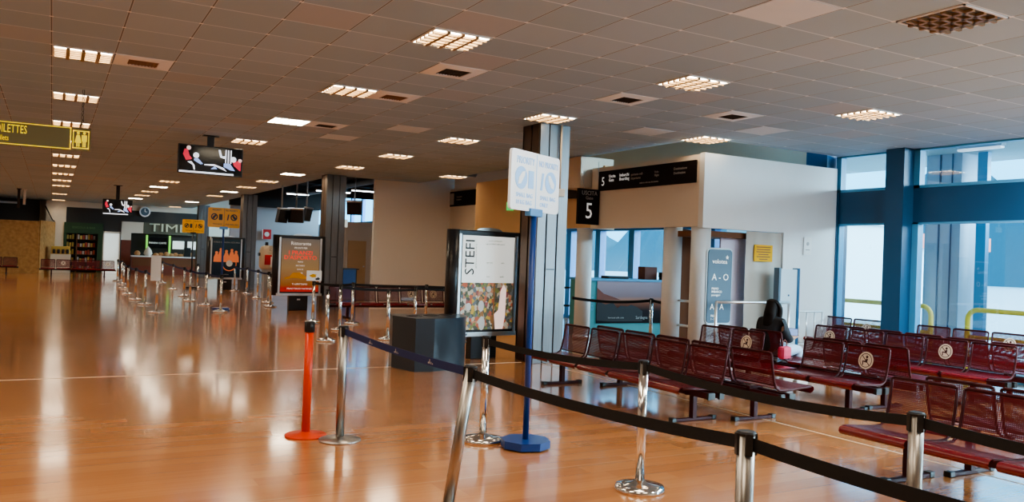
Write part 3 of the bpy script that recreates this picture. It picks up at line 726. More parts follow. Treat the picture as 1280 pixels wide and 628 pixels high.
#======================================================================= LIGHT POSTER STANDS
def poster_stand(x, y, rz, label, w=1.26, z0=.40, z1=2.0):
    t = thing('poster_stand', label, 'poster stand', (x,y,0), rz)
    p = MB(); p.box((-w*.2,-.07,0), (w*.2,.07,z0+.02), .01); p.build('pedestal', 'satin', t)
    p = MB(); p.box((-.04,-.075,.27), (.05,-.07,.31)); p.build('pedestal_label', 'alu', t)
    p = MB(); p.box((-w/2+.03,-.11,z0+.03), (w/2-.03,.11,z1), .02); p.build('case', 'satin', t)
    for s in (-1, 1):
        p = MB(); p.cyl((s*(w/2-.03),0,z0), (s*(w/2-.03),0,z1), .115, n=16); p.build('side_profile', 'satin', t)
        p = MB(); p.box((s*(w/2-.075)-.028,-.128,z0+.02), (s*(w/2-.075)+.028,-.10,z1-.06), .012); p.build('chrome_edge', 'alu', t)
    p = MB(); p.box((-w/2+.01,-.125,z0-.01), (w/2-.01,.11,z0+.06), .008); p.build('lower_rail', 'alu', t)
    p = MB(); p.plate([(w*.20*math.cos(PI*k/12)+.08, z1+.055*math.sin(PI*k/12)) for k in range(13)], -.02, .02); p.build('top_crest', 'alu', t)
    return t, w/2-.115, z0+.10, z1-.085
# gallery poster
t, hw, z0, z1 = poster_stand(6.03,11.62,.15,'poster stand with white upper half and floral print, behind the charcoal bin', 1.25, .37, 2.03)
zm = z0+(z1-z0)*.50
p = MB(); p.box((-hw-.03,-.118,z0-.03), (hw+.03,-.108,z1+.03)); p.build('bezel', 'black', t)
p = MB(); p.box((-hw,-.122,zm), (hw,-.118,z1)); po = p.build('poster_upper', 'posterlit', t)
p = MB(); p.box((-hw,-.122,z0), (hw,-.118,zm)); pf = p.build('poster_print', 'flower', t)
lettering([('STEFI',-hw+.15,zm+.40,.25,'CENTER',1.0,-PI/2)], 'ink', po, y=-.125)
lettering([('galleria d\'arte moderna',-hw+.26,zm+.42,.042,'CENTER',1,-PI/2),('mostra permanente',.12,z1-.07,.034,'CENTER'),('ingresso libero tutti i giorni',.12,z1-.12,.034,'CENTER'),('apertura',.02,zm+.32,.036,'CENTER'),('info',.28,zm+.32,.05,'CENTER'),('orari',.0,zm+.10,.036,'CENTER'),('web',.27,zm+.10,.05,'CENTER')], 'lettergrey', po, 'small_lettering', y=-.125)
p = MB()
p.plate([(.17,z0),(.32,z0),(.36,z0+.22),(.37,zm-.10),(.31,zm-.03),(.26,zm-.12),(.22,z0+.30),(.14,z0+.24)], -.127,-.122); p.build('pink_figure', 'scrskin', pf)
p = MB()
for cx, cz, rx, rz_ in ((-.12,z0+.37,.055,.09),(-.10,z0+.10,.06,.11),(.02,zm-.10,.045,.05),(-.36,z0+.36,.05,.06)):
    p = MB(); p.disc(cx,cz,rx,-.127,-.122,16,rz_); p.build('pale_figure', 'paper', pf)
pass
p = MB()
for cx, cz, rx, rz_ in ((-.10,z0+.22,.035,.08),(-.13,z0+.48,.04,.045),(.10,z0+.16,.03,.07)): p.disc(cx,cz,rx,-.126,-.122,14,rz_)
p.box((.115,-.126,z0),(.14,-.122,zm))
p.build('dark_figures', 'bread', pf)
# menu poster
M['menu'] = grad_mat('menu_print', [(0,(.50,.03,.02)),(.07,(.40,.03,.02)),(.13,(.28,.11,.03)),(.45,(.30,.20,.10)),(1,(.17,.155,.14))], .5, 1.9, .35, .3, .12)
t, hw, z0, z1 = poster_stand(5.80,21.95,.05,'lit menu poster stand with red lettering left of the second column')
p = MB(); p.box((-hw,-.122,z0), (hw,-.116,z1)); po = p.build('poster_print', 'menu', t)
lettering([('Ristorante',0,z1-.13,.13,'CENTER'),('PRONTI PER',0,z1-.25,.065,'CENTER'),('PRIMO',0,z1-.62,.05,'CENTER'),('SECONDO',0,z1-.72,.05,'CENTER'),('DOLCE',0,z1-.82,.05,'CENTER'),('CAFFE',0,z1-.92,.05,'CENTER'),('TI ASPETTIAMO',0,z0+.2,.06,'CENTER'),('PRIMO PIANO PARTENZE',0,z0+.08,.06,'CENTER')], 'letter', po, y=-.124)
lettering([('I PRANZI',0,z1-.38,.15,'CENTER',1.1),('D\'ASPORTO',0,z1-.51,.15,'CENTER',1.1)], 'redlit', po, 'red_lettering', y=-.124)
p = MB(); p.plate([(-.4,z0+.33),(-.2,z0+.37),(.35,z0+.33),(.4,z0+.38),(.15,z0+.41),(.0,z0+.52),(-.2,z0+.5),(-.27,z0+.41),(-.42,z0+.37)], -.126,-.122); p.build('sandwich_print', 'yellow', po)
# dark group poster
M['dusk'] = grad_mat('dark_print', [(0,(.012,.02,.03)),(.5,(.02,.03,.04)),(1,(.03,.05,.06))], .5, 1.9, .25, .3, .05)
t, hw, z0, z1 = poster_stand(5.80,32.6,.06,'dark poster stand with orange figures behind the nearer yellow sign')
p = MB(); p.box((-hw,-.122,z0), (hw,-.116,z1)); po = p.build('poster_print', 'dusk', t)
lettering([('FORZA SQUADRA AZZURRA',0,z1-.12,.075,'CENTER'),('insieme',0,z0+.08,.07,'CENTER')], 'lettergrey', po, y=-.124)
p = MB()
for cx, h_ in ((-.36,.30),(-.20,.42),(.0,.36),(.2,.40),(.36,.34)):
    p.plate([(cx-.11,z0+.55),(cx+.11,z0+.55),(cx+.1,z0+.55+h_*.6),(cx+.05,z0+.55+h_),(cx-.05,z0+.55+h_),(cx-.1,z0+.55+h_*.6)], -.126,-.122); p.disc(cx,z0+.60+h_,.055,-.127,-.122,12)
p.build('figures_print', 'peach', po)
p = MB(); p.ringplate(.12,z0+.48,.27,.03,-.130,-.126); p.build('ring_print', 'peach', po)
p = MB(); p.disc(.12,z0+.50,.12,-.130,-.126,16); p.build('ball_print', 'paper', po)

#======================================================================= CHARCOAL BIN
t = thing('recycling_bin', 'large charcoal bin with a flat side and a rounded front', 'bin', (0,0,0))
out = [(4.27,10.98),(4.40,10.44)]
for k in range(37):
    a = k/36; ang = -1.45+a*1.50
    out.append((4.56+.89*math.cos(ang), 11.18+.78*math.sin(ang)))
out += [(5.43,11.27),(4.35,11.3)]
t.location = (4.85,10.95,0); out = [(x-4.85,y-10.95) for x, y in out]
p = MB(); p.prism(out, .0, .70); p.build('body', 'trash', t)
p = MB(); p.prism([(x*1.01,y*1.01) for x, y in out], .70, .735); p.build('lid', 'trash', t)
p = MB()
for cx, cy in ((-.3,-.08),(.0,.0),(.30,.12)): p.lathe([(.12,.735),(.12,.743),(.085,.743),(.085,.737)], 24, (cx,cy,0))
p.build('opening_rim', 'satin', t)
for ln in (('VETRO',0,.46,.05),('CARTA',0,.40,.04),('PLASTICA',0,.35,.035)):
    o = lettering([ln], 'totem', t, y=0); o.location = (.487,-.165,0); o.rotation_euler = (0,0,.988)

#======================================================================= HANGING SIGNS AND SCREENS
t = thing('toilet_sign', 'olive hanging sign with yellow toilet lettering and pictograms at the left edge', 'sign', (-.62,12.8,3.03))
p = MB(); p.box((-1.0,-.03,-.155), (.80,.03,.155)); bo = p.build('board', 'signback', t)
p = MB(); p.box((.805,-.03,-.155), (1.04,.03,.155)); b2 = p.build('pictogram_board', 'signback', t)
p = MB()
for a_, c_ in (((-1.0,-.034,.138),(.80,-.03,.15)), ((-1.0,-.034,-.15),(.80,-.03,-.138)), ((.785,-.034,-.15),(.80,-.03,.15)),
               ((.82,-.034,.105),(1.02,-.03,.12)), ((.82,-.034,-.13),(1.02,-.03,-.115)), ((.82,-.034,-.13),(.832,-.03,.12)), ((1.008,-.034,-.13),(1.02,-.03,.12))): p.box(a_, c_)
p.build('yellow_border', 'yellowlit', bo)
lettering([('TOILETTES',-.14,.055,.155,'LEFT',.56),('Toilets',-.10,-.07,.10,'LEFT',.62)], 'yellowlit', bo, y=-.034)
p = MB()
for cx, f in ((.885,1),(.96,0)):
    p.disc(cx,.085,.018,-.036,-.031,14)
    if f: p.plate([(cx-.018,.06),(cx+.018,.06),(cx+.042,-.05),(cx-.042,-.05)],-.036,-.031); p.box((cx-.02,-.036,-.105),(cx-.004,-.031,-.05)); p.box((cx+.004,-.036,-.105),(cx+.02,-.031,-.05))
    else: p.box((cx-.032,-.036,-.03),(cx+.032,-.031,.06)); p.box((cx-.02,-.036,-.105),(cx-.003,-.031,-.03)); p.box((cx+.003,-.036,-.105),(cx+.02,-.031,-.03))
p.build('pictogram', 'yellowlit', b2)
p = MB()
for k in range(9): p.tube([(.93+.012*math.cos(a), (.012*math.sin(a) if k%2 else 0), .155+.06*k+.03+(.035*math.sin(a) if not k%2 else .03*math.sin(a+.5))) for a in [2*PI*q/8 for q in range(8)]], .004, 5, True)
p.build('chain', 'satin', t)
p = MB(); p.cyl((-.6,0,.155), (-.6,0,C-3.03), .006); p.build('rod', 'satin', t)

def television(x, y, w, z0, z1, rz, label):
    t = thing('television', label, 'television', (x,y,0), rz); h = z1-z0; zc = (z0+z1)/2
    p = MB(); p.box((-w/2,-.035,z0), (w/2,.035,z1), .008); p.build('housing', 'black', t)
    p = MB(); p.box((-w/2+.02,-.038,z0+.02), (w/2-.02,-.034,z1-.02)); s = p.build('screen', 'screen', t)
    p = MB(); p.box((-.06,.03,z1-.25), (.06,.08,C-.02)); p.box((-.14,-.0,C-.02), (.14,.12,C)); p.build('ceiling_mount', 'black', t)
    X = lambda u: -w/2+u*w; Zz = lambda v: z0+v*h
    p = MB(); p.box((X(.02),-.041,Zz(.03)), (X(.86),-.038,Zz(.09))); p.build('picture_banner', 'scrwhite', s)
    p = MB()
    p.plate([(X(.09),Zz(.83)),(X(.14),Zz(.83)),(X(.17),Zz(.62)),(X(.21),Zz(.52)),(X(.19),Zz(.48)),(X(.12),Zz(.44)),(X(.07),Zz(.65))], -.041,-.038); p.build('picture_red', 'scrred', s); p = MB()
    p.plate([(X(.97),Zz(.60)),(X(.84),Zz(.50)),(X(.86),Zz(.38)),(X(.95),Zz(.22)),(X(.97),Zz(.22))], -.041,-.038); p.build('picture_red', 'scrred', s)
    p = MB(); p.disc(X(.155),Zz(.88),w*.035,-.041,-.038,12); p.disc(X(.955),Zz(.58),w*.03,-.041,-.038,12); p.build('picture_face', 'scrskin', s)
    p = MB(); p.disc(X(.27),Zz(.64),w*.045,-.042,-.038,14); p.disc(X(.85),Zz(.60),w*.045,-.042,-.038,14)
    p.plate([(X(.61),Zz(.90)),(X(.64),Zz(.90)),(X(.67),Zz(.68)),(X(.73),Zz(.70)),(X(.71),Zz(.60)),(X(.64),Zz(.64))], -.042,-.038)
    for u in (.72,.76,.80): p.box((X(u),-.041,Zz(.45)), (X(u+.018),-.038,Zz(.92)))
    p.plate([(X(.14),Zz(.40)),(X(.20),Zz(.42)),(X(.25),Zz(.30)),(X(.26),Zz(.14)),(X(.24),Zz(.14)),(X(.22),Zz(.30))], -.041,-.038)
    p.plate([(X(.40),Zz(.36)),(X(.55),Zz(.38)),(X(.70),Zz(.28)),(X(.75),Zz(.16)),(X(.70),Zz(.20)),(X(.56),Zz(.32)),(X(.40),Zz(.32))], -.041,-.038)
    p.build('picture_white', 'scrwhite', s)
    p = MB(); p.plate([(X(.24),Zz(.52)),(X(.30),Zz(.54)),(X(.38),Zz(.36)),(X(.34),Zz(.34)),(X(.24),Zz(.46))], -.042,-.038); p.build('picture_blue', 'scrblue', s); p = MB(); p.plate([(X(.70),Zz(.44)),(X(.80),Zz(.44)),(X(.88),Zz(.20)),(X(.80),Zz(.22)),(X(.70),Zz(.32))], -.0425,-.038); p.build('picture_blue', 'scrblue', s); p = MB(); p.plate([(X(.50),Zz(.20)),(X(.56),Zz(.32)),(X(.60),Zz(.22))], -.042,-.038); p.build('picture_blue', 'scrblue', s)
    return t
television(2.56,16.3,1.17,2.97,3.51,.05,'large flat television under the ceiling showing a dark scene with red robes')
television(2.04,33.0,.98,2.64,3.20,.05,'small far flat television hanging in front of the black shop fascia')
# gate board 5 on the wall that faces the aisle
t = thing('gate_board', 'long black gate board with a white 5 on the beige gate wall', 'sign', (9.398,11.88,3.19), -PI/2)
p = MB(); p.box((-1.40,-.03,-.19), (1.40,0,.19)); bo = p.build('board', 'signblack', t)
lettering([('5',-1.30,-.02,.24,'LEFT',.9),('Uscita',-1.06,.075,.085),('Imbarchi',-.72,.075,.085),('Gate',-1.06,.0,.085),('Boarding',-.72,.0,.085)], 'letter', bo, y=-.033)
lettering([('partenze voli',-.36,.06,.065),('departures',-.36,-.01,.065),('Volo',.32,.06,.06),('Flight',.32,-.0,.06),('Destinazione',.84,.075,.065),('Destination',.84,.0,.065),('imbarco solo con documento',-.1,-.11,.045)], 'lettergrey', bo, 'small_lettering', y=-.033)
t = thing('gate_board', 'black gate board of the farther gate, left of the tan wall', 'sign', (10.398,21.2,3.30), -PI/2)
p = MB(); p.box((-1.16,-.03,-.22), (1.16,0,.22)); bo = p.build('board', 'signblack', t)
p = MB(); p.box((-1.14,-.034,-.17), (-.88,-.03,.17)); p.build('number_field', 'lettergrey', bo)
lettering([('Destinazione',-.7,.05,.07),('Destination',-.7,-.03,.07)], 'lettergrey', bo, 'small_lettering', y=-.033)
lettering([('12',.62,.08,.13),('45',.62,-.06,.13)], 'letter', bo, y=-.033)
t = thing('gate_flag_sign', 'black hanging sign with the number 5 above a round pillar', 'sign', (9.155,13.30,2.68))
p = MB(); p.box((-.255,-.03,-.35), (.255,.03,.345)); bo = p.build('board', 'signblack', t)
lettering([('5',0,-.10,.44,'CENTER',.85)], 'lettergrey5' if 'lettergrey5' in M else 'letter', bo, y=-.033)
lettering([('USCITA',0,.26,.12,'CENTER',.9),('Gate',0,.165,.09,'CENTER')], 'lettergrey', bo, 'small_lettering', y=-.033)
p = MB(); p.cyl((-.1,0,.345), (-.22,0,.95), .006); p.build('hanger', 'alu', t)
p = MB(); p.cyl((.22,0,.345), (.22,0,.9), .006); p.build('hanger', 'alu', t)
# green exit sign on the tan wall
t = thing('exit_sign', 'small green emergency exit sign at the tan wall', 'sign', (9.66,17.3,2.86), -.35)
p = MB(); p.box((-.12,-.03,-.10), (.26,0,.10)); p.build('box', 'exitgreen', t)
p = MB(); p.plate([(.02,-.06),(.08,-.06),(.08,.05),(.02,.05)],-.034,-.03); p.plate([(-.08,0),(-.03,.05),(-.03,-.05)],-.034,-.03); p.build('symbol', 'letter', t)
# tilted monitor hung near the gate
t = thing('hanging_monitor', 'dark tilted monitor hanging right of the near steel column', 'monitor', (9.45,14.75,3.3), -1.15)
p = MB(); mt = Matrix.Rotation(.22, 4, 'X'); p.box((-.36,-.03,-.38), (.36,.03,.36), .008, mt); p.build('housing', 'black', t)
p = MB(); p.box((-.37,-.036,-.39), (-.33,.04,.37), 0, mt); p.build('bezel_edge', 'ventframe', t)
p = MB(); p.cyl((0,.05,.3), (0,.05,C-3.3), .02); p.build('pole', 'satin', t)

#======================================================================= GATE COUNTER, RAILS, TOTEM
M['sunset'] = grad_mat('sunset_print', [(0,(.006,.005,.006)),(.30,(.018,.010,.012)),(.46,(.16,.06,.035)),(.54,(.34,.17,.12)),(.62,(.22,.16,.18)),(1,(.36,.29,.34))], .28, 1.25, .12, .3, .06)
t = thing('gate_counter', 'teal boarding counter with a coastal sunset poster on its front', 'counter', (10.98,14.2,0))
p = MB(); p.box((-1.12,-.02,0), (1.05,.7,1.20), .01); p.build('body', 'teal', t)
p = MB(); p.box((-1.15,-.06,1.20), (1.08,.72,1.25), .008); p.build('top', 'lightblue', t)
p = MB(); p.box((-.92,-.035,.30), (.95,-.022,1.23)); po = p.build('poster', 'sunset', t)
p = MB()
p.plate([(-.92,.78),(-.70,.70),(-.50,.74),(-.38,.62),(-.30,.68),(-.12,.66),(-.02,.70),(.12,.66),(.3,.56),(.3,.34),(-.6,.34),(-.92,.36)], -.039,-.035); p.build('rock_print', 'dark', po)
p = MB(); p.plate([(-.92,1.05),(-.75,.93),(-.45,.85),(-.3,.80),(-.92,.80)],-.0375,-.035); p.build('hill_print', 'brick', po)
lettering([('Sardegna',.28,.42,.09,'CENTER'),('benvenuti sulla costa',-.62,.42,.05,'LEFT')], 'lettergrey', po, y=-.039)
lettering([('GATE 5',-1.02,.72,.09,'CENTER',1,-PI/2)], 'lightblue', t, 'side_lettering', y=-.024)
o = MB(); o.box((10.38,14.22,1.25), (10.92,14.5,1.31), .01); tag(o.build('printer', 'satin'), 'flat black printer on the gate counter', 'printer')
o = MB(); o.box((11.38,14.25,1.25), (11.72,14.5,1.53), .006); tag(o.build('box', 'brick'), 'dark red box on the right end of the gate counter', 'box')
o = MB(); o.cyl((11.83,14.2,1.25),(11.83,14.2,1.30),.08); o.box((11.76,14.12,1.30),(11.92,14.26,1.42),.02); tag(o.build('card_reader', 'black'), 'black boarding card reader beside the red box on the gate counter', 'reader')
def gate_post(x, y, label):
    barrier_post(x, y, .92, label, 'chrome', None, group='belt posts at the gate counter')
barrier_post(10.25,12.6,.93,'steel belt post in front of the sunset poster','chrome',(8.85,13.35,.93),sag=.05)
barrier_post(10.55,11.9,.93,'steel belt post right of the sunset poster','chrome',(10.25,12.6,.93))
# rails of the boarding lanes
def rail(name, pts_list, label, m='alu', r=.022):
    t = thing(name, label, 'railing', tuple(pts_list[0][0][:2])+(0,)); ox, oy = pts_list[0][0][:2]
    for kind, pts in (('bar', [p for p in pts_list if abs(p[0][2]-p[-1][2]) < .01]), ('upright', [p for p in pts_list if abs(p[0][2]-p[-1][2]) >= .01])):
        for q in pts:
            p = MB(); p.tube([(x-ox,y-oy,z) for x, y, z in q], r, 10); p.build(kind, m, t)
    return t
rail('guard_rail', [[(9.0,9.50,1.05),(10.6,9.50,1.05)],[(9.0,9.50,.60),(10.6,9.50,.60)],[(9.0,9.50,0),(9.0,9.50,1.05)],[(10.6,9.50,0),(10.6,9.50,1.05)]], 'metal guard rail in front of the grey totem and beige door')
rail('guard_rail', [[(9.62,10.75,.98),(9.62,11.1,.98)],[(9.62,10.75,.55),(9.62,11.1,.55)]], 'short metal rail between the two round pillars near the wall corner')
rail('guard_rail', [[(9.9,15.3,1.0),(11.2,15.3,1.0)],[(9.9,15.3,.6),(11.2,15.3,.6)],[(9.9,15.3,0),(9.9,15.3,1.0)],[(11.2,15.3,0),(11.2,15.3,1.0)]], 'dark rail seen between the near column and a round pillar', 'satin')
rail('low_fence', [[(10.95,9.95,.87),(11.95,9.95,.87)],[(10.95,9.95,.30),(11.95,9.95,.30)]]+[[(10.95+.2*k,9.95,.0 if k in (0,5) else .30),(10.95+.2*k,9.95,.87)] for k in range(6)], 'low white metal fence behind the seated woman', 'alu', .012)
t = thing('reader_panel', 'pale blue glass reader panel with dark side posts beside the beige door', 'panel', (11.06,9.98,0))
p = MB(); p.box((-.25,-.06,0), (-.20,.06,1.62), .006); p.build('side_post', 'totem', t)
p = MB(); p.box((.20,-.06,0), (.26,.06,1.62), .006); p.build('side_post', 'frameblue', t)
p = MB(); p.box((-.20,-.05,.03), (.20,.05,1.60), .004); po = p.build('panel', 'totemlight', t)
p = MB(); p.disc(.0,1.15,.018,-.056,-.05,12); p.build('lock', 'frameblue', po)
t = thing('info_totem', 'grey rounded information totem with white pictograms at the gate door', 'sign', (9.24,9.72,0))
p = MB(); p.plate(roundrect(.50,1.16,.06,0,1.29), -.03,.03); bo = p.build('panel', 'totem', t)
p = MB()
ro = roundrect(.52,1.18,.065,0,1.29); 
p.tube([(x,0,z) for x, z in ro], .018, 8, True); p.build('edge_tube', 'totemlight', t)
p = MB(); p.box((-.25,-.03,.08), (.25,.03,.70), .01); lo = p.build('lower_panel', 'totemlight', t)
p = MB(); p.box((-.28,-.15,0), (.28,.15,.03), .006); p.build('base', 'alu', t)
lettering([('volotea',-.17,1.68,.10,'LEFT',1.05),('A - O',-.17,1.43,.15,'LEFT'),('PRIMO',-.17,1.25,.05),('IMBARCO',-.17,1.20,.05),('passeggeri',-.17,1.15,.045),('A - A',-.19,.96,.13,'LEFT'),('FILE',-.17,.82,.05),('1 - 15',-.17,.77,.045)], 'letter', bo, y=-.033)
p = MB(); p.plate([(.14+r_*math.cos(PI/2+k*PI/5), 1.75+r_*math.sin(PI/2+k*PI/5)) for k, r_ in enumerate([.035,.015]*5)], -.036,-.03); p.build('star', 'letter', bo)
lettering([('A O B C',-.16,.52,.11,'LEFT'),('file di',-.16,.36,.05),('imbarco',-.16,.30,.05)], 'totem', lo, y=-.033)

#======================================================================= DISPENSER BY THE THIRD COLUMN
t = thing('wrapped_dispenser', 'pale film-wrapped machine on a grey pedestal left of the red menu poster', 'machine', (6.12,27.0,0))
p = MB(); p.box((-.15,-.13,0), (.16,.13,1.0), .02); p.build('pedestal', 'alu', t)
p = MB(); p.lathe([(.20,.95),(.27,1.02),(.28,1.25),(.27,1.55),(.22,1.68),(.12,1.72)], 18); p.build('body', 'cream', t)
p = MB(); p.box((-.30,-.1,1.38), (-.26,.1,1.48), .01); p.box((.26,-.1,1.6),(.30,.1,1.72),.01); p.build('handle', 'satin', t)
p = MB(); p.box((-.16,-.30,1.10), (.06,-.24,1.42), .01); p.build('red_panel', 'red', t)
p = MB(); p.box((.02,-.31,1.02), (.20,-.24,1.36), .01); p.build('white_panel', 'paper', t)
lettering([('C4',.05,1.58,.12,'CENTER')], 'ink', t, y=-.285)
p = MB(); p.cyl((-.05,0,1.72), (-.05,0,1.83), .05); p.build('cap', 'satin', t)
t = thing('fire_sign', 'small red square sign on the far grey wall above the machine', 'sign', (8.50,37.9,2.27))
p = MB(); p.box((-.21,-.02,-.22), (.19,0,.22)); p.build('plate', 'red', t)
p = MB(); p.disc(.0,.0,.11,-.024,-.02,14); p.box((-.21,-.024,-.22),(-.17,-.02,.22)); p.build('symbol', 'paper', t)

#======================================================================= OPEN CEILING AREA BEHIND
b = MB(); b.box((6.9,38,0), (10.9,38.15,4.6)); struct('wall_grey', b, 'grey')
b = MB(); b.box((10.9,34,0), (12.7,34.15,2.9)); struct('wall_beige', b, 'beige')
d = MB(); d.box((11.05,33.95,0), (11.85,34.0,2.1)); o = d.build('door_3', 'tan'); o['kind'] = 'structure'
d = MB(); d.cyl((11.75,33.93,1.0),(11.75,33.88,1.0),.03); d.build('door_handle', 'alu', o)
t = thing('exit_sign', 'small lit white sign over the door behind the second column', 'sign', (10.45,32.9,2.78))
p = MB(); p.box((-.18,-.05,-.16), (.18,0,.16), .01); p.build('box', 'curtain', t)
p = MB(); p.cyl((0,-.02,.16), (0,-.02,1.8), .015); p.build('rod', 'satin', t)
# ducts and strip lamps
for k, (pts, r, m_) in enumerate((
  ([(6.98,24,4.4),(12.2,24.4,4.4)], .15, 'duct'), ([(7.0,28.6,4.42),(12.3,28,4.42)], .13, 'satin'), ([(7.25,23,4.08),(7.3,37.3,4.08)], .12, 'duct'), ([(6.98,32.5,4.42),(12.0,33,4.42)], .12, 'satin'), ([(9.35,23,4.08),(9.4,37.3,4.08)], .15, 'satin'))):
    d = MB(); d.tube([Vector(pts[0]).lerp(Vector(pts[1]), u/4) for u in range(5)], r, 14)
    tag(d.build('air_duct', m_), 'air duct in the dark open ceiling behind the second column, %s run' % ('broad grey crosswise','black crosswise','grey lengthwise','thin black crosswise','thick black lengthwise')[k], 'duct')
for k, (x, y, z, L_) in enumerate(((7.4,28.5,3.55,.8),(8.2,27.0,3.62,1.2),(10.6,30.0,3.95,1.6),(10.9,27.0,3.75,1.5),(10.5,25.0,4.0,1.6))):
    t = thing('strip_lamp', 'strip lamp hanging in the open ceiling, %s' % ('left of the second column, lowest','left of the second column, longer','right of the second column, upper','right of the second column, lower','right of the second column, highest')[k], 'lamp', (x,y,z), 0, 'strip lamps in the open ceiling')
    d = MB(); d.box((-L_/2,-.06,0), (L_/2,.06,.05), .01); d.build('housing', 'duct', t)
    d = MB(); d.box((-L_/2+.03,-.05,-.02), (L_/2-.03,.05,0)); d.build('tube', 'lampwhite', t)
    d = MB(); d.cyl((-L_/3,0,.05), (-L_/3,0,4.6-z), .01); d.cyl((L_/3,0,.05), (L_/3,0,4.6-z), .01); d.build('hanger', 'satin', t)
for k, (x, y, z, rz, lab) in enumerate(((6.38+.15,27.0,2.72,.7,'first from the left'),(7.02,27.2,2.75,-.5,'second from the left'),(7.62,28.0,2.85,.9,'third from the left, behind another'),(8.95,27,3.12,-.6,'right of the second column'))):
    t = thing('hanging_monitor', 'grey tilted monitor hung in the open ceiling, %s' % lab, 'monitor', (x,y,z), rz, 'monitors hung in the open ceiling')
    mt = Matrix.Rotation(.2, 4, 'X')
    d = MB(); d.box((-.26,-.05,-.24), (.26,.05,.24), .01, mt); d.build('housing', 'screenback', t)
    d = MB(); d.box((-.24,-.056,-.22), (.24,-.05,.22), 0, mt); d.build('screen', 'screen', t)
    d = MB(); d.box((-.27,-.06,.20), (.27,.06,.25), .005, mt); d.build('top_edge', 'alu', t)
    d = MB(); d.cyl((0,.03,.2), (0,.03,4.6-z), .025); d.build('pole', 'duct', t)
# desk bits seen behind the second column
t = thing('gate_desk', 'dark boarding desk with blue panel seen right of the second column', 'desk', (8.6,27.5,0))
d = MB(); d.box((-.6,-.3,0), (.6,.3,1.0), .01); d.build('body', 'darkbrown', t)
d = MB(); d.box((.1,-.33,0), (.55,-.30,1.05)); d.build('panel', 'blue', t)
d = MB(); d.box((-.65,-.35,1.0), (.65,.32,1.04), .005); d.build('top', 'satin', t)
o = MB(); o.box((8.15,27.4,1.04),(8.6,27.6,1.34),.01); tag(o.build('printer','black'),'black printer on the dark desk behind the second column','printer')

#======================================================================= BACK OF THE HALL
b = MB(); b.box((-8.95,46.6,0), (-.56,46.7,2.55)); b.build; hoard = b
t = thing('hoarding', 'chipboard hoarding closing off the left corner of the hall', 'hoarding', (0,0,0))
hoard.build('front_board', 'osb', t)
b = MB(); b.prism([(-.50,46.6),(.14,48.78),(.08,48.8),(-.555,46.62)], 0, 2.6); b.build('side_board', 'osb', t)
b = MB(); b.box((-9,49.3,2.4), (-.6,49.4,C)); struct('wall_upper', b, 'darkbrown')
b = MB(); b.box((-.3,48.85,0), (.62,49.9,C)); struct('wall_pier', b, 'beige')
b = MB(); b.box((.62,49,3.42), (7.6,49.1,C)); struct('wall_over', b, 'beige')
b = MB(); b.box((.62,49,2.5), (3.26,49.1,3.42)); b.box((3.26,49,2.8), (7.6,49.1,3.42)); b.box((2.40,49,0), (3.3,49.1,2.5)); struct('wall_fascia', b, 'ink')
b = MB(); b.box((4.35,48.93,2.2), (7.6,48.95,2.8)); struct('wall_signband', b, 'signolive')
b = MB(); b.box((3.26,48.95,2.2), (7.6,49.05,2.8)); b.box((3.26,48.95,1.8),(3.75,49.05,2.2)); struct('wall_shop', b, 'beige')
b = MB(); b.box((3.28,48.9,0), (3.75,49.05,1.8)); struct('wall_brick', b, 'brick')
# green shop front with shelf
t = thing('shop_shelf', 'dark green shop unit with shelves full of goods', 'shelf', (1.47,48.9,0))
b = MB(); b.box((-.93,-.1,2.05), (.90,.6,2.62)); b.box((-.93,-.1,0), (-.80,.6,2.05)); b.box((.66,-.1,0), (.90,.6,2.05)); b.build('surround', 'green', t)
b = MB(); b.box((-.80,.5,0), (.66,.55,2.05)); b.build('back', 'darkbrown', t)
for z in (.12,.55,.95,1.35,1.75):
    b = MB(); b.box((-.80,.05,z-.03), (.66,.5,z)); b.build('board', 'brown', t)
b = MB(); b.box((-.34,.03,0), (-.28,.5,2.05)); b.build('divider', 'brown', t)
lettering([('EDICOLA & BAR',-.02,2.36,.15,'CENTER')], 'greenletter', t, y=-.104).scale = (1,1,1)
gm = ['packwht','packyel','packred']
protos = {}
for m_ in gm:
    b = MB(); b.box((-.045,-.08,0), (.045,.08,.24), .008); b.box((-.045,-.082,.09),(.045,-.078,.17)); protos[m_] = b.mesh('packet', m_)
rows = {.12:'bottom',.55:'second lowest',.95:'middle',1.35:'second highest',1.75:'top'}
for z, rn in rows.items():
    for k in range(11):
        u = -.74+.125*k
        if abs(u+.31) < .06: continue
        m_ = 'packyel' if u < -.35 else ('packred' if z == .95 and k % 3 else gm[(k*7+int(z*10)) % 3])
        o = link('packet', protos[m_]); o.location = (1.47+u, 49.12, z); o.scale = (1,1,random.uniform(.7,1.15))
        tag(o, 'packet, number %d from the left on the %s board of the green shop unit' % (k+1, rn), 'packet', 'packets on the %s board of the green shop unit' % rn)
d = MB(); d.box((2.40,48.9,0), (3.20,48.98,2.2)); o = d.build('door_4', 'curtain'); o['kind'] = 'structure'
d = MB(); d.box((2.38,48.86,2.13),(3.22,48.92,2.22)); d.box((2.38,48.86,0),(2.44,48.92,2.2)); d.box((3.16,48.86,0),(3.22,48.92,2.2)); d.build('door_frame', 'alu', o)
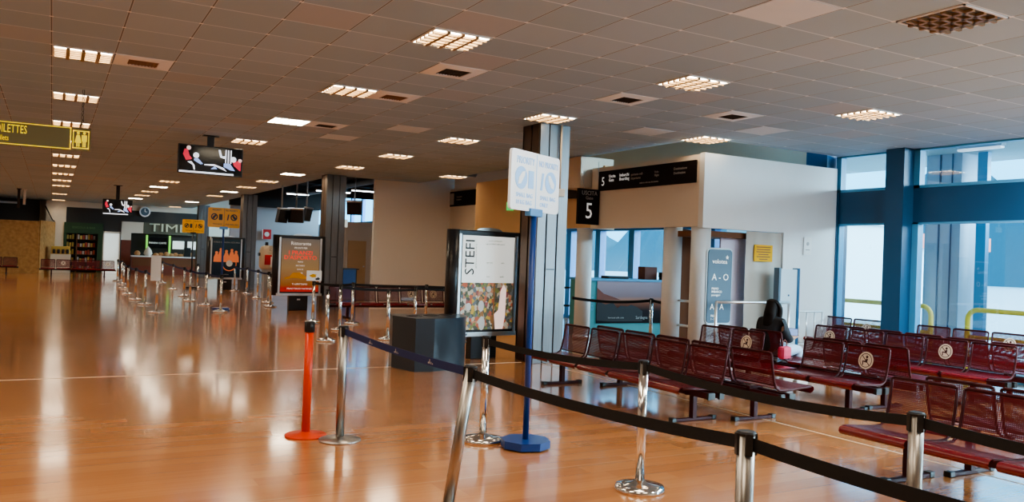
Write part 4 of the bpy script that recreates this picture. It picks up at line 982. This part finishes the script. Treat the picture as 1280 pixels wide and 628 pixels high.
# snack bar
t = thing('snack_counter', 'long glass snack bar counter under the shop letters', 'counter', (5.65,48.2,0))
b = MB(); b.box((-1.9,-.3,0), (1.9,.4,.92)); b.build('front', 'brick', t)
b = MB(); b.box((-1.92,-.36,.92), (1.92,.42,.99), .01); b.build('top', 'paper', t)
b = MB(); b.box((-1.85,-.31,.45), (1.85,-.30,.85)); b.build('panel', 'brown', t)
b = MB(); b.box((3.75,49.6,0), (7.6,49.7,2.2)); struct('wall_bar', b, 'darkbrown')
t = thing('shop_lettering', 'large pale shop letters on the tan fascia of the snack bar', 'sign', (0,48.89,0))
lettering([('TIME',4.62,2.52,.62,'LEFT',1.5)], 'shopletter', t, 'letters', y=-.0, depth=.03)
for x, lab in ((4.55,'left'),(5.72,'right')):
    b = MB(); b.box((x-.05,48.97,1.0), (x+.05,49.07,2.12)); tag(b.build('light_post','lime'), 'lime green lit upright of the snack bar, %s one' % lab, 'light')
t = thing('menu_screen', 'dark menu screen with white writing behind the snack bar', 'screen', (5.15,49.2,1.72))
b = MB(); b.box((-.48,-.03,-.30), (.48,.03,.30)); b.build('panel', 'screen', t)
lettering([('PANINI',-.25,-.02,.14,'CENTER'),('CAFFE',.22,-.02,.14,'CENTER')], 'letter', t, y=-.034)
for x, lab in ((6.2,'left'),(6.98,'right')):
    b = MB(); b.box((x-.3,49.2,1.4), (x+.3,49.25,1.85)); o = tag(b.build('menu_board','curtain'), 'white lit menu board behind the snack bar, %s one' % lab, 'board')
b = MB(); b.lathe([(.13,0),(.22,.12),(.17,.30),(.06,.45),(.02,.52)], 14, (4.55,48.15,.99)); tag(b.build('cloth_bag','cloth'), 'pale tall cloth bag on the snack bar counter', 'bag')
bl = MB(); bl.lathe([(.02,0),(.13,.02),(.16,.08),(.10,.15),(.02,.17)], 12); blm = bl.mesh('bread_loaf', 'bread')
for k, x in enumerate((4.02,4.95,5.2,5.48,5.72,5.95,6.2,6.45,6.7)):
    o = link('bread_loaf', blm); o.location = (x, 48.1+.06*(k % 3), .99); o.scale = (1,1,random.uniform(.9,1.6))
    tag(o, 'brown loaf on the snack bar counter, %s from the left' % ORD[k], 'bread', 'loaves on the snack bar counter')
b = MB(); b.box((6.35,47.95,.99),(6.7,48.2,1.5),.02); tag(b.build('coffee_machine','black'), 'black coffee machine at the right of the snack bar', 'machine')
t = thing('wall_clock', 'round white rimmed clock over the black shop fascia', 'clock', (4.38,48.9,3.38))
b = MB(); b.ringplate(0,0,.28,.07,-.08,0); b.build('rim', 'ventframe', t)
b = MB(); b.disc(0,0,.21,-.05,0,24); b.build('face', 'totem', t)
b = MB(); b.box((-.012,-.056,0),(.012,-.05,.16)); b.box((0,-.056,-.01),(.11,-.05,.01)); b.build('hands', 'letter', t)
t = thing('coffee_stand', 'small coffee stand with dark jars in front of the white pier', 'stand', (.42,47.5,0))
b = MB(); b.box((-.45,-.25,0), (.45,.25,.95), .01); b.build('body', 'cream', t)
b = MB(); b.box((-.42,-.2,.95),(.42,.2,1.35),.02); b.build('machine', 'packyel', t)
b = MB()
for k in range(4): b.cyl((-.3+.2*k,-.24,.98), (-.3+.2*k,-.24,1.2), .06, n=12)
b.build('jars', 'darkbrown', t)
for k, (x, y) in enumerate(((-1.25,39.5),(-1.05,39.6))):
    b = MB(); b.cyl((0,0,-.65 if k else -.8), (0,0,0), .05); b.box((-.08,-.08,-.03),(.08,.08,0)); o = b.build('ceiling_rod', 'darkbrown' if not k else 'pale'); o.location = (x,y,C)
    tag(o, ('dark' if not k else 'pale')+' rod hanging from the ceiling above the chipboard hoarding', 'rod')
b = MB(); b.tube([(-.35,48.7,3.4),(.0,48.7,2.7),(.1,48.7,2.62)], .03, 8); tag(b.build('sloping_pipe','darkbrown'), 'thin dark pipe sloping down above the chipboard hoarding', 'pipe')
b = MB(); b.box((-9,49.1,3.45),(-1.6,49.25,3.55)); tag(b.build('strip_lamp','ventframe'), 'white strip lamp above the chipboard hoarding', 'lamp')

#======================================================================= SEATED WOMAN
def skin_obj(name, verts, edges, radii, m, parent, root=0, sub=2):
    bm = bmesh.new(); L = bm.verts.layers.skin.verify(); vs = []
    for i, (v, r) in enumerate(zip(verts, radii)):
        x = bm.verts.new(v); x[L].radius = (r, r) if not isinstance(r, tuple) else r; x[L].use_root = (i == root); vs.append(x)
    for a, c_ in edges: bm.edges.new((vs[a], vs[c_]))
    me = bpy.data.meshes.new(name); bm.to_mesh(me); bm.free()
    ob = bpy.data.objects.new(name, me); COL.objects.link(ob)
    ob.modifiers.new('s', 'SKIN'); sm = ob.modifiers.new('d', 'SUBSURF'); sm.levels = sub; sm.render_levels = sub
    dg = bpy.context.evaluated_depsgraph_get(); me2 = bpy.data.meshes.new_from_object(ob.evaluated_get(dg))
    bpy.data.objects.remove(ob); bpy.data.meshes.remove(me)
    me2.name = name
    for p_ in me2.polygons: p_.use_smooth = True
    me2.materials.clear(); me2.materials.append(M[m]); return link(name, me2, parent)
# local frame: she looks along +X, +Y is her left; z=0 floor
w_ = thing('person', 'woman with long dark hair in a black jacket sitting on a bench looking down', 'person', (8.66,8.02,0), .10)
hip = (-.02,0,.50)
body_v = [hip,(-.06,0,.62),(-.07,0,.76),(-.045,0,.88),(.0,0,.955),(.03,0,1.03),(.06,0,1.10),
          (-.04,.15,.87),(-.0,.21,.66),(.22,.13,.62),(-.04,-.15,.87),(.0,-.22,.66),(.22,-.13,.64),
          (.0,.09,.47),(.40,.11,.50),(.40,.12,.10),(.53,.13,.05),(.0,-.09,.47),(.41,-.11,.50),(.37,-.12,.10),(.50,-.13,.05)]
body_e = [(0,1),(1,2),(2,3),(3,4),(4,5),(5,6),(3,7),(7,8),(8,9),(3,10),(10,11),(11,12),(0,13),(13,14),(14,15),(15,16),(0,17),(17,18),(18,19),(19,20)]
body_r = [.12,.10,.10,.085,.05,.075,.085,.034,.03,.026,.034,.03,.026,.085,.062,.042,.03,.085,.062,.042,.03]
body = skin_obj('body', body_v, body_e, body_r, 'skin', w_)
# face
f = MB(); f.lathe([(.004,-.02),(.012,-.01),(.014,.01),(.003,.03)], 8, (.158,0,1.06)); f.build('nose', 'skin', w_)
for s in (-1,1):
    f = MB(); f.lathe([(.003,-.010),(.012,-.004),(.012,.004),(.003,.010)], 10, (.135,s*.03,1.085)); f.build('eye', 'paper', w_)
f = MB(); f.box((.128,-.022,1.016),(.142,.022,1.026),.003); f.build('mouth', 'pink', w_)
# jacket
jv = [(-.02,0,.47),(-.065,0,.60),(-.075,0,.75),(-.05,0,.875),(-.02,0,.935),(-.04,.155,.865),(-.0,.215,.665),(.20,.14,.625),(-.04,-.155,.865),(.0,-.225,.665),(.20,-.135,.645)]
je = [(0,1),(1,2),(2,3),(3,4),(3,5),(5,6),(6,7),(3,8),(8,9),(9,10)]
jr = [(.16,.13),(.15,.125),(.165,.125),(.135,.11),.06,.085,.075,.055,.085,.075,.055]
skin_obj('jacket', jv, je, jr, 'jacket', w_)
tv = [(-.02,0,.49),(.02,.095,.475),(.41,.115,.505),(.395,.122,.12),(.02,-.095,.475),(.42,-.115,.505),(.37,-.122,.12)]
skin_obj('trousers', tv, [(0,1),(1,2),(2,3),(0,4),(4,5),(5,6)], [.13,.102,.077,.055,.102,.077,.055], 'jeans', w_)
for s in (-1,1):
    f = MB(); x0 = .34 if s < 0 else .37
    f.box((x0,s*.125-.045,.0), (x0+.25,s*.125+.045,.075), .025); f.build('shoe', 'paper', w_)
# hair: cap plus long fall over the back
hv = [(.035,0,1.165),(-.015,0,1.13),(-.045,0,1.05),(-.085,0,.95),(-.125,0,.86),(-.13,0,.79),(.03,.085,1.06),(.0,.10,.95),(-.04,.11,.86),(.03,-.085,1.06),(.0,-.10,.95),(-.04,-.11,.86)]
hr = [.055,.085,.095,(.10,.06),(.10,.045),(.06,.03),.04,.035,.025,.04,.035,.025]
skin_obj('hair', hv, [(0,1),(1,2),(2,3),(3,4),(4,5),(1,6),(6,7),(7,8),(1,9),(9,10),(10,11)], hr, 'hair', w_, root=2)
# hands
def hand(cx, cy, cz, s):
    V = [(cx-.05,cy,cz-.02),(cx,cy,cz),(cx+.045,cy,cz+.01)]; E = [(0,1),(1,2)]; R_ = [.026,.033,.03]
    for k in range(4):
        o = len(V); yy = cy+(k-1.5)*.019; ln = (.033,.04,.037,.028)[k]
        V += [(cx+.06,yy,cz+.014),(cx+.06+ln,yy,cz+.02+.012),(cx+.055+ln,yy,cz+.052)]; R_ += [.0095,.0088,.0075]; E += [(2,o),(o,o+1),(o+1,o+2)]
    o = len(V); V += [(cx+.015,cy-s*.04,cz+.012),(cx+.05,cy-s*.05,cz+.035)]; R_ += [.011,.009]; E += [(1,o),(o,o+1)]
    return skin_obj('hand', V, E, R_, 'skin', w_, 1, 1)
hand(.27,.115,.635,1); hand(.27,-.115,.655,-1)
t = thing('phone', 'dark phone held in the hands of the seated woman', 'phone', (9.01,7.98,.735), .1)
f = MB(); f.box((-.005,-.075,-.05),(.005,.075,.05),.004); f.build('case', 'black', t)
f = MB(); f.box((-.007,-.07,-.045),(-.005,.07,.045)); f.build('screen', 'scrblue', t)
t = thing('pink_bag', 'small pink bag on the seat beside the hip of the seated woman', 'bag', (8.57,7.73,.405), .3)
f = MB(); f.box((-.11,-.055,0),(.12,.055,.17),.045); f.build('body', 'pink', t)
f = MB(); f.tube([(-.06,0,.16),(-.05,0,.23),(.0,0,.255),(.05,0,.23),(.06,0,.16)], .007, 8); f.build('strap', 'brick', t)

#======================================================================= OUTSIDE
b = MB(); b.box((13.2,-30,-.25), (140,120,-.15)); struct('ground', b, 'apron')
b = MB(); b.box((12.95,-6,4.05), (17.4,30,4.2)); struct('canopy', b, 'outwhite')
t = thing('canopy_lamp', 'white fluorescent lamp under the outdoor canopy', 'lamp', (14.6,8.8,3.93), 0)
f = MB(); f.box((-.08,-.42,0),(.08,.42,.12),.02); f.build('housing', 'concrete', t)
f = MB(); f.box((-.065,-.40,-.04),(.065,.40,0),.015); f.build('cover', 'outlamp', t)
t = thing('concrete_column', 'blue grey concrete column of the outdoor canopy', 'column', (16.1,10.25,0))
f = MB(); f.box((-.32,-.38,-.15),(.32,.38,4.05)); f.build('shaft', 'concrete', t)
f = MB(); f.box((-.34,.05,-.15),(-.32,.08,4.05)); f.box((-.34,-.2,-.15),(-.32,-.18,4.05)); f.build('joint_line', 'frameblue', t)
t = thing('concrete_column', 'slim pale steel column right next to the concrete one outside', 'column', (16.0,9.55,0))
f = MB(); f.box((-.06,-.1,-.15),(.06,.1,4.05)); f.build('shaft', 'lightblue', t)
def yellow_rail(x, y0, y1, label):
    t = thing('walkway_rail', label, 'railing', (x,y0,0), 0, 'yellow rails of the outdoor walkway'); L = y1-y0; r = .18
    p = MB(); pts = [(0,0,-.15),(0,0,1.0-r)]+[(0,r-r*math.cos(a),1.0-r+r*math.sin(a)) for a in (.4,.8,1.2,PI/2)]
    pts += [(0,L-r+r*math.sin(a),1.0-r+r*math.cos(a)) for a in (0,.4,.8,1.2,PI/2)]+[(0,L,-.15)]
    p.tube(pts, .045, 10); p.build('hoop', 'railyellow', t)
    p = MB(); p.cyl((0,.0,.52),(0,L,.52),.032,n=10); p.build('middle_bar', 'railyellow', t)
    p = MB(); p.cyl((0,.0,.1),(0,L,.1),.032,n=10); p.build('lower_bar', 'railyellow', t)
yellow_rail(14.3,9.45,11.9,'yellow walkway rail outside, left of the concrete column')
yellow_rail(14.3,5.2,8.75,'yellow walkway rail outside, at the right picture edge')
yellow_rail(14.3,14.2,19.0,'yellow walkway rail outside behind the gate counter')
t = thing('boarding_tunnel', 'white panelled boarding tunnel outside the right window', 'tunnel', (17.2,4.0,0))
f = MB(); f.plate([(0,0)]*0 or [(-1,0),(1,0),(1,1),(-1,1)], 0, 0.001) if False else None
f.prism([(0,-8),(.2,-8),(.2,5.1),(0,5.1)], -.15, 2.75); f.build('side_panel', 'outwhite', t)
f = MB()
for y in range(-7,6): f.box((-.02,y-.02,-.15),(0,y+.0,2.75))
f.build('panel_joint', 'totemlight', t)
f = MB(); f.box((-.08,-8,2.75),(2.6,5.1,2.9)); f.build('roof', 'outwhite', t)
t = thing('white_cabin', 'white panelled cabin outside the left window pane', 'cabin', (19.5,16.2,0))
f = MB(); f.box((0,0,-.15),(3,4,3.0)); f.build('body', 'outwhite', t)
f = MB(); f.box((-.1,-.1,3.0),(3.1,4.1,3.12)); f.build('roof', 'totemlight', t)
t = thing('terminal_building', 'distant grey building with a red roof band beyond the apron', 'building', (42,31.0,0), 0)
f = MB(); f.box((-1,-2.4,-.15),(6,2.4,3.0)); f.build('walls', 'totemlight', t)
f = MB(); f.box((-1.3,-2.7,3.0),(6.3,2.7,3.8)); f.build('roof', 'roofred', t)
for k in range(3):
    f = MB(); f.box((-1.06,-1.9+1.4*k,.9),(-1,-1.1+1.4*k,2.4)); f.build('window', 'concrete', t)
f = MB(); n = 46
prof = []
for k in range(n+1):
    y = -40+k*6.0; z = 10+9*math.exp(-((y-92)/26)**2)+8*math.exp(-((y-150)/40)**2)+3*math.sin(k*.9)+2*math.sin(k*2.3)+10*math.exp(-((y-20)/40)**2)
    prof.append((y, z))
a_ = [f.bm.verts.new((135,y,-2)) for y, z in prof]; c__ = [f.bm.verts.new((150,y,z)) for y, z in prof]
for k in range(n): f.bm.faces.new((a_[k],a_[k+1],c__[k+1],c__[k]))
struct('mountain_range', f, 'mountain')

#======================================================================= LIGHT
w = bpy.data.worlds.new('sky'); SC.world = w; w.use_nodes = True
bg = w.node_tree.nodes['Background']; bg.inputs[0].default_value = (.15,.62,1.0,1); bg.inputs[1].default_value = 3.6
def area(name, loc, size, energy, color, rot=(0,0,0), sizey=None):
    l = bpy.data.lights.new(name, 'AREA'); l.energy = energy; l.color = color; l.size = size
    if sizey: l.shape = 'RECTANGLE'; l.size_y = sizey
    o = bpy.data.objects.new(name, l); COL.objects.link(o); o.location = loc; o.rotation_euler = rot; return o

# overcast daylight slanting in through the windows
l = bpy.data.lights.new('daylight', 'SUN'); l.energy = 30.0; l.angle = 1.2; l.color = (.62,.87,1.0)
o = bpy.data.objects.new('daylight', l); COL.objects.link(o)
o.rotation_euler = Vector((-.72,.55,-.22)).to_track_quat('-Z','Y').to_euler()
# the rows of ceiling lamps that go on beyond the picture
for i, j in ((-7,0),(-7,10),(-7,20),(-7,30),(-7,40),(-7,50),(-7,60),(-12,5),(-12,25),(-12,45),(-2,0),(-2,5),(3,0),(3,-5),(-2,-5)):
    area('ceiling_lamp', (tile_x(i+.5), tile_y(j+.5), C-.02), 1.3, 38, (1,.86,.68))

# tubes of the lit fixtures farther down the hall
for i, j in ((8,15),(8,20),(8,25),(3,20),(7,30),(7,40),(3,40),(3,50),(7,50),(-2,30),(-2,40),(-2,50),(3,60),(-2,60),(7,60)):
    area('fixture_lamp', (tile_x(i+.5), tile_y(j+.5), C-.056), .55, 12, (1,.84,.62))
for i, j in ((8,-5),(13,0),(13,-4),(16,-1),(16,-6),(16,2)):  # unseen cool fill, added under the ceiling to brighten the white gate wall
    area('window_side_lamp', (tile_x(i+.5), tile_y(j+.5), C-.02), .6, 130, (.72,.90,1.0))

#======================================================================= CAMERA
F, YAW, PITCH, ROLL = 1023.7, .5121, .0082, .0373
cd = bpy.data.cameras.new('camera'); cam = bpy.data.objects.new('camera', cd); COL.objects.link(cam)
cd.sensor_fit = 'HORIZONTAL'; cd.sensor_width = 36.0; cd.lens = F/1280*36.0; cd.clip_end = 500; cd.clip_start = .05
fw = Vector((math.sin(YAW)*math.cos(PITCH), math.cos(YAW)*math.cos(PITCH), math.sin(PITCH))); rt = Vector((math.cos(YAW), -math.sin(YAW), 0)); up = rt.cross(fw)
r2 = math.cos(ROLL)*rt+math.sin(ROLL)*up; u2 = -math.sin(ROLL)*rt+math.cos(ROLL)*up
mt = Matrix((r2, u2, -fw)).transposed().to_4x4(); mt.translation = (0,0,H); cam.matrix_world = mt
SC.camera = cam
SC.view_settings.view_transform = 'AgX'; SC.view_settings.look = 'AgX - Medium High Contrast'; SC.view_settings.exposure = 0.32
SC.cycles.max_bounces = 8; SC.cycles.transparent_max_bounces = 24; SC.cycles.sample_clamp_indirect = 6; SC.cycles.use_denoising = True
